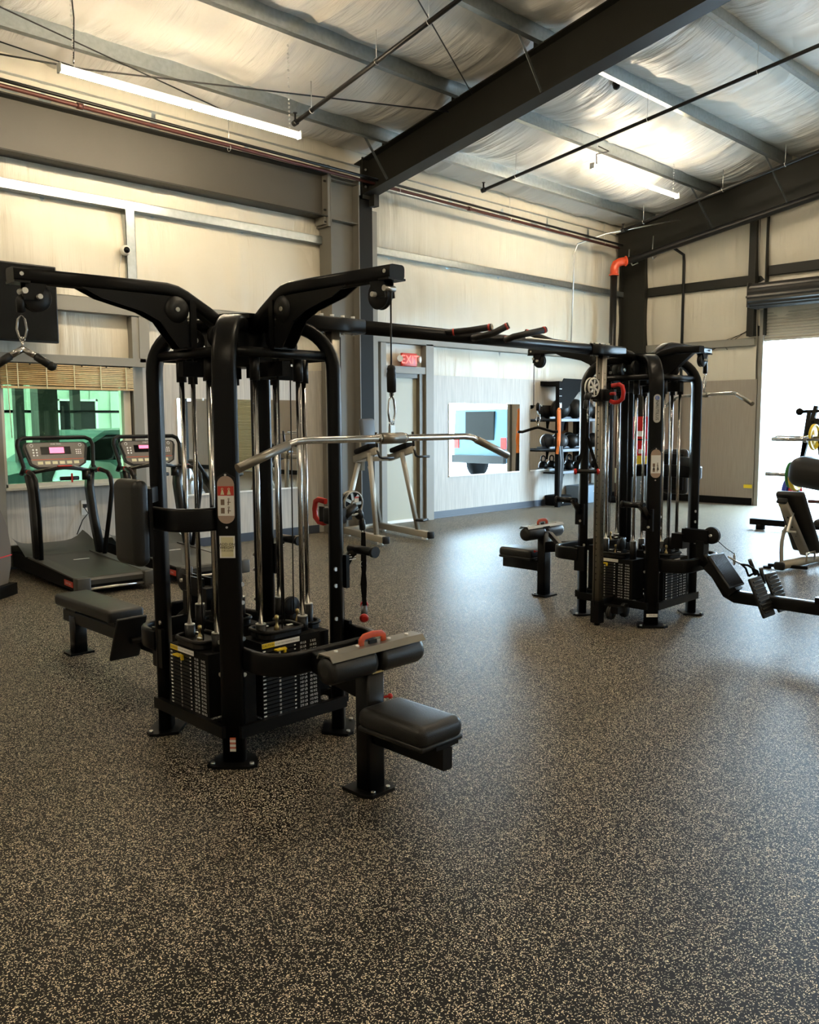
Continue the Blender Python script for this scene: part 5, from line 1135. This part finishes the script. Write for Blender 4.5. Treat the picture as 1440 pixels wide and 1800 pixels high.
t = empty('preacher_machine', (10.4, 3.43, 0), 0, 'big black padded machine part on silver posts at the right edge', 'strength machine')
b = new(VINYL); b.rbox((-.1,.26,.85), (.44,.75,.355), .14, 6, rot=Matrix.Rotation(.15,3,'X')); b.build('large_pad', parent=t)
b = new(SILVER); b.bar([(.0,.05,.74),(.10,.30,.30)], .07,.07, up=(1,0,0), r=.015); b.bar([(.05,-.25,.80),(.10,.12,.05)], .08,.08, up=(1,0,0), r=.015); b.bar([(.1,-.5,.04),(.1,.3,.04)], .08,.07, r=.015); b.build('frame', parent=t)
b = new(BLKM); b.tube([(-.05,.22,.66),(0,.28,.70),(.05,.22,.66),(.05,.18,.55)], .015, 8); b.build('lever', parent=t)
PK = (11.6, 4.35)
t = empty('plate_rack', (PK[0], PK[1], 0), 0, 'dark A-frame weight plate rack with coloured plates in front of the roll-up door', 'plate rack')
b = new(GREYST); b.bar([(0,.20,.1),(0,.03,1.60)], .05,.05, up=(1,0,0)); b.bar([(0,-.30,.1),(0,-.06,1.50)], .06,.06, up=(1,0,0)); b.bar([(.0,.10,1.0),(0,-.05,1.66)],.05,.05,up=(1,0,0)); b.build('frame', parent=t)
b = new(BLKM); b.bar([(0,.75,.10),(0,-.6,.10)], .10,.08); b.cyl((0,.62,0),(0,.62,.07),.06,12); b.build('base', parent=t)
b = new(BLKM); b.cyl((0,.16,1.585),(0,-.4,1.60),.02,10); b.sphere((0,.16,1.585),.05,12); b.cyl((0,.0,1.45),(0,-.3,1.5),.03,10); b.build('top_bar', parent=t)
b = new(STEELB); b.cyl((0,.30,.52),(0,.05,.52),.024,12); b.cyl((0,-.0,.42),(0,-.5,.42),.024,12); b.build('plate_peg', parent=t)
def plate(x, y, z, R, m, label, wd=.03, ax=(0,1,0)):
    b = new(m); b.lathe((0,0,0), ax, [(.03,0),(R*.55,.002),(R*.60,wd*.35),(R*.85,wd*.35),(R*.88,0),(R*.98,0),(R,wd*.3),(R,wd*.7),(R*.98,wd),(R*.88,wd),(R*.85,wd*.65),(R*.60,wd*.65),(R*.55,wd),(.03,wd)], 32)
    o = b.build('weight_plate'); o.location = (x, y, z); return tag(o, label, 'weight plate')
def barbell(p0, p1, label):
    p0, p1 = Vector(p0), Vector(p1); d = (p1-p0).normalized(); t = empty('barbell', p0, 0, label, 'barbell')
    b = new(CHROME); b.cyl((0,0,0), d*.42, .025, 16); b.cyl(d*(p1-p0).length, d*((p1-p0).length-.42), .025, 16); b.build('sleeve', parent=t)
    b = new(STEELB); b.cyl(d*.42, d*((p1-p0).length-.42), .015, 12); b.cyl(d*.42, d*.46, .036, 16); b.build('shaft', parent=t)
barbell((10.95,4.585,1.24), (10.7,2.5,1.24), 'silver barbell racked higher at the right edge, bare steel sleeve')
barbell((11.3,4.69,1.255), (11.6,2.6,1.262), 'thinner looking silver barbell just behind the upper one, carrying a yellow plate')
barbell((11.0,4.67,.795), (11.0,2.6,.795), 'lower silver barbell with green and yellow plates beside the black pad')
plate(11.45, 4.24, 1.26, .17, YEL, 'yellow plate on the upper barbell at the right edge')
plate(11.0, 4.335, .795, .165, GREENPL, 'green plate on the lower barbell, left of the yellow plate')
plate(11.0, 4.26, .795, .20, YEL, 'yellow plate on the lower barbell against the black pad', .05)
plate(11.6, 4.58, .52, .20, BLUEPL, 'blue plate low on the plate rack', .05)
plate(11.6, 4.50, .52, .18, RED, 'red plate beside the blue plate low on the plate rack', .05)
plate(11.6, 3.95, .42, .225, RED, 'large red plate at the right edge behind the silver bench', .08)

# ================================================================ outside the roll-up door
AW = mat('awning_white', (.8,.85,.9), .5)
t = empty('carport', (24, 9, 0), 0, 'pale carport with posts far outside the roll-up door', 'carport')
b = new(AW); b.box(-2, 3, -9, 3, 2.0, 2.2); b.build('roof', parent=t)
for q in (.1, -3.5, 2.6): b = new(AW); b.box(-.1,.1,q-.1,q+.1,0,2.0); b.build('post', parent=t)
def car(name, loc, body, label, jeep):
    t = empty(name, loc, 0, label, 'car'); W2 = .9   # rear faces -x
    b = new(body)
    if jeep: prof = [(0,.45),(0,1.05),(.05,1.80),(.25,1.86),(2.2,1.84),(2.6,1.2),(3.9,1.1),(4.0,.5)]
    else: prof = [(0,.45),(0,1.45),(1.7,1.45),(1.85,1.78),(3.1,1.80),(3.7,1.15),(5.2,1.05),(5.3,.5)]
    b.prism([(x,-W2,z) for x, z in prof], (0,2*W2,0)); b.build('body', parent=t)
    b = new(SCREEN)
    if jeep:
        b.box(-.02,.08,-.48,.48,1.02,1.75)
        for s in (-1,1): b.box(.3,2.1,s*W2-.01,s*W2+.01,1.15,1.68)
    else: b.box(1.66,1.74,-.7,.7,1.2,1.68)
    b.build('windows', parent=t)
    b = new(BLKP); b.box(-.12,.02,-.88,.88,.42,.62); b.build('bumper', parent=t)
    b = new(RED)
    for s in (-1,1): b.box(-.03,.02,s*.8-.08,s*.8+.08,.8,1.08)
    b.build('tail_light', parent=t)
    for x in (.8,(3.1 if jeep else 4.2)):
        for s in (-1,1):
            b = new(BLKM); b.lathe((x,s*(W2-.05),.38),(0,s,0),[(.15,-.2),(.36,-.18),(.38,-.1),(.38,-.02),(.34,.03),(.2,.03)],24); b.m(ZINC); b.lathe((x,s*(W2-.05),.38),(0,s,0),[(.05,.03),(.2,.035),(.19,.045),(.05,.05)],16); b.build('wheel', parent=t)
    if False: b = new(BLKM); b.lathe((-.05,.1,1.0),(-1,0,0),[(.12,0),(.36,.02),(.38,.1),(.36,.2),(.15,.22)],24); b.build('spare_wheel', parent=t)
    return t
car('sport_utility_car', (17.0, 3.55, -.03), mat('car_blue_grey',(.06,.13,.17),.3), 'blue-grey boxy car outside, seen only in the wall mirror', True)
car('pickup_truck', (17.4, 5.42, -.03), mat('car_red',(.35,.03,.025),.3), 'red pickup truck outside, seen in the wall mirror', False)

# ================================================================ beyond the window
GW = mat('pale_green_siding', (.52,.60,.48), .6, noise=.1)
b = new(GW); b.box(-8, 20, 17.0, 17.2, -.03, 4.5)
for k in range(60): b.box(-7+k*.42, -6.97+k*.42, 16.98, 17.0, 0, 4.5)
tag(b.build('neighbour_building'), 'pale ribbed building wall seen through the window', 'building')
b = new(BLKM); b.box(-8, 20, 16.0, 17.3, 4.52, 4.7); tag(b.build('neighbour_eave'), 'dark eave of the neighbouring building seen through the window', 'eave')
b = new(BLKM); b.box(7.02,7.75,16.9,16.98,1.2,1.93); b.m(WHITE)
for (xa,xb,za,zb) in ((6.98,7.79,1.92,1.96),(6.98,7.79,1.16,1.2),(6.98,7.02,1.16,1.96),(7.75,7.79,1.16,1.96),(7.37,7.39,1.2,1.93)): b.box(xa,xb,16.86,16.94,za,zb)
tag(b.build('neighbour_window'), 'white framed window in the neighbouring building, seen through the gym window', 'window')
for i, (x, y, w_) in enumerate(((4.345,10.9,.24),(4.66,12.6,.12),(5.78,13.3,.12))):
    b = new(mat('dark_timber',(.03,.028,.022),.6)); b.box(x-w_/2,x+w_/2,y-w_/2,y+w_/2,0,3.2); tag(b.build('canopy_post'), ['thick dark post outside just beyond the window glass','thin dark canopy post outside, left part of the window','thin dark canopy post outside, right part of the window'][i], 'post')
b = new(SHEET); b.box(-7,16,9.4,16.9,4.4,4.5); tag(b.build('added_canopy_roof'), 'unseen canopy roof outside, added to shade the yard beyond the window', 'canopy')  # roof added out of view to cut the sky light on the yard
b = new(BLKM); b.box(4.9,6.6,12.5,12.6,1.97,2.07); b.box(2,9,10.85,10.95,3.0,3.2); b.box(2,10,12.66,12.70,1.64,1.68); tag(b.build('canopy_beam'), 'dark canopy beam and rail outside the window', 'beam')
t = empty('parked_van', (4.9, 11.3, -.03), 0, 'dark green car parked outside the window', 'car')
b = new(mat('car_teal',(.10,.20,.19),.25)); b.prism([(-1.0,0,.4),(-1.0,0,.85),(-.3,0,.98),(.4,0,1.42),(2.6,0,1.46),(3.2,0,1.0),(3.3,0,.4)], (0,1.8,0)); b.build('body', parent=t)
b = new(SCREEN); b.prism([(-.15,-.01,1.02),(.42,-.01,1.36),(2.5,-.01,1.38),(2.9,-.01,1.02)], (0,.02,0)); b.build('windows', parent=t)
for x in (-.4, 2.5): b = new(BLKM); b.lathe((x,.05,.36),(0,-1,0),[(.15,-.2),(.34,-.18),(.36,0),(.32,.04),(.2,.04)],24); b.build('wheel', parent=t)
b = new(mat('pale_cover',(.45,.55,.55),.5)); b.prism([(0,0,0),(0,0,.80),(.12,0,1.05),(.35,0,1.02),(.8,0,.72),(1.0,0,0)], (0,.9,0)); o = b.build('covered_trailer'); o.location = (4.35, 9.9, 0); tag(o, 'pale teal covered trailer close outside the window, behind the right treadmill', 'trailer')
b = new(BLKM); b.lathe((0,0,.35),(0,-1,0),[(.1,0),(.33,.0),(.35,.1),(.33,.2),(.1,.2)],24); o = b.build('spare_tyre'); o.location = (3.75, 10.2, 0); tag(o, 'dark tyre standing low outside the left part of the window', 'tyre')

# seen only in the wall mirror: slat bench rack with plates across the room
t = empty('squat_rack', (10.5, -1.8, 0), 0, 'dark squat rack across the room, seen in the wide wall mirror', 'squat rack')
for (x, y) in ((0,0),(0,1.2),(1.1,0),(1.1,1.2)): b = new(GREYST); b.box(x-.04,x+.04,y-.04,y+.04,0,2.2); b.build('upright', parent=t)
b = new(GREYST); b.box(-.04,1.14,-.04,.04,2.12,2.2); b.box(-.04,1.14,1.16,1.24,2.12,2.2); b.box(-.04,.04,0,1.2,2.12,2.2); b.build('crossmember', parent=t)
for i, (x, y, z, R, m, l) in enumerate(((10.2,-1.2,.95,.2,YEL,'yellow'),(10.2,-1.1,.95,.22,GREENPL,'green'),(10.2,-2.2,.5,.22,RED,'red'))): plate(x, y, z, R, m, l+' plate on the squat rack seen in the wide wall mirror', .05, (.7,.7,0))
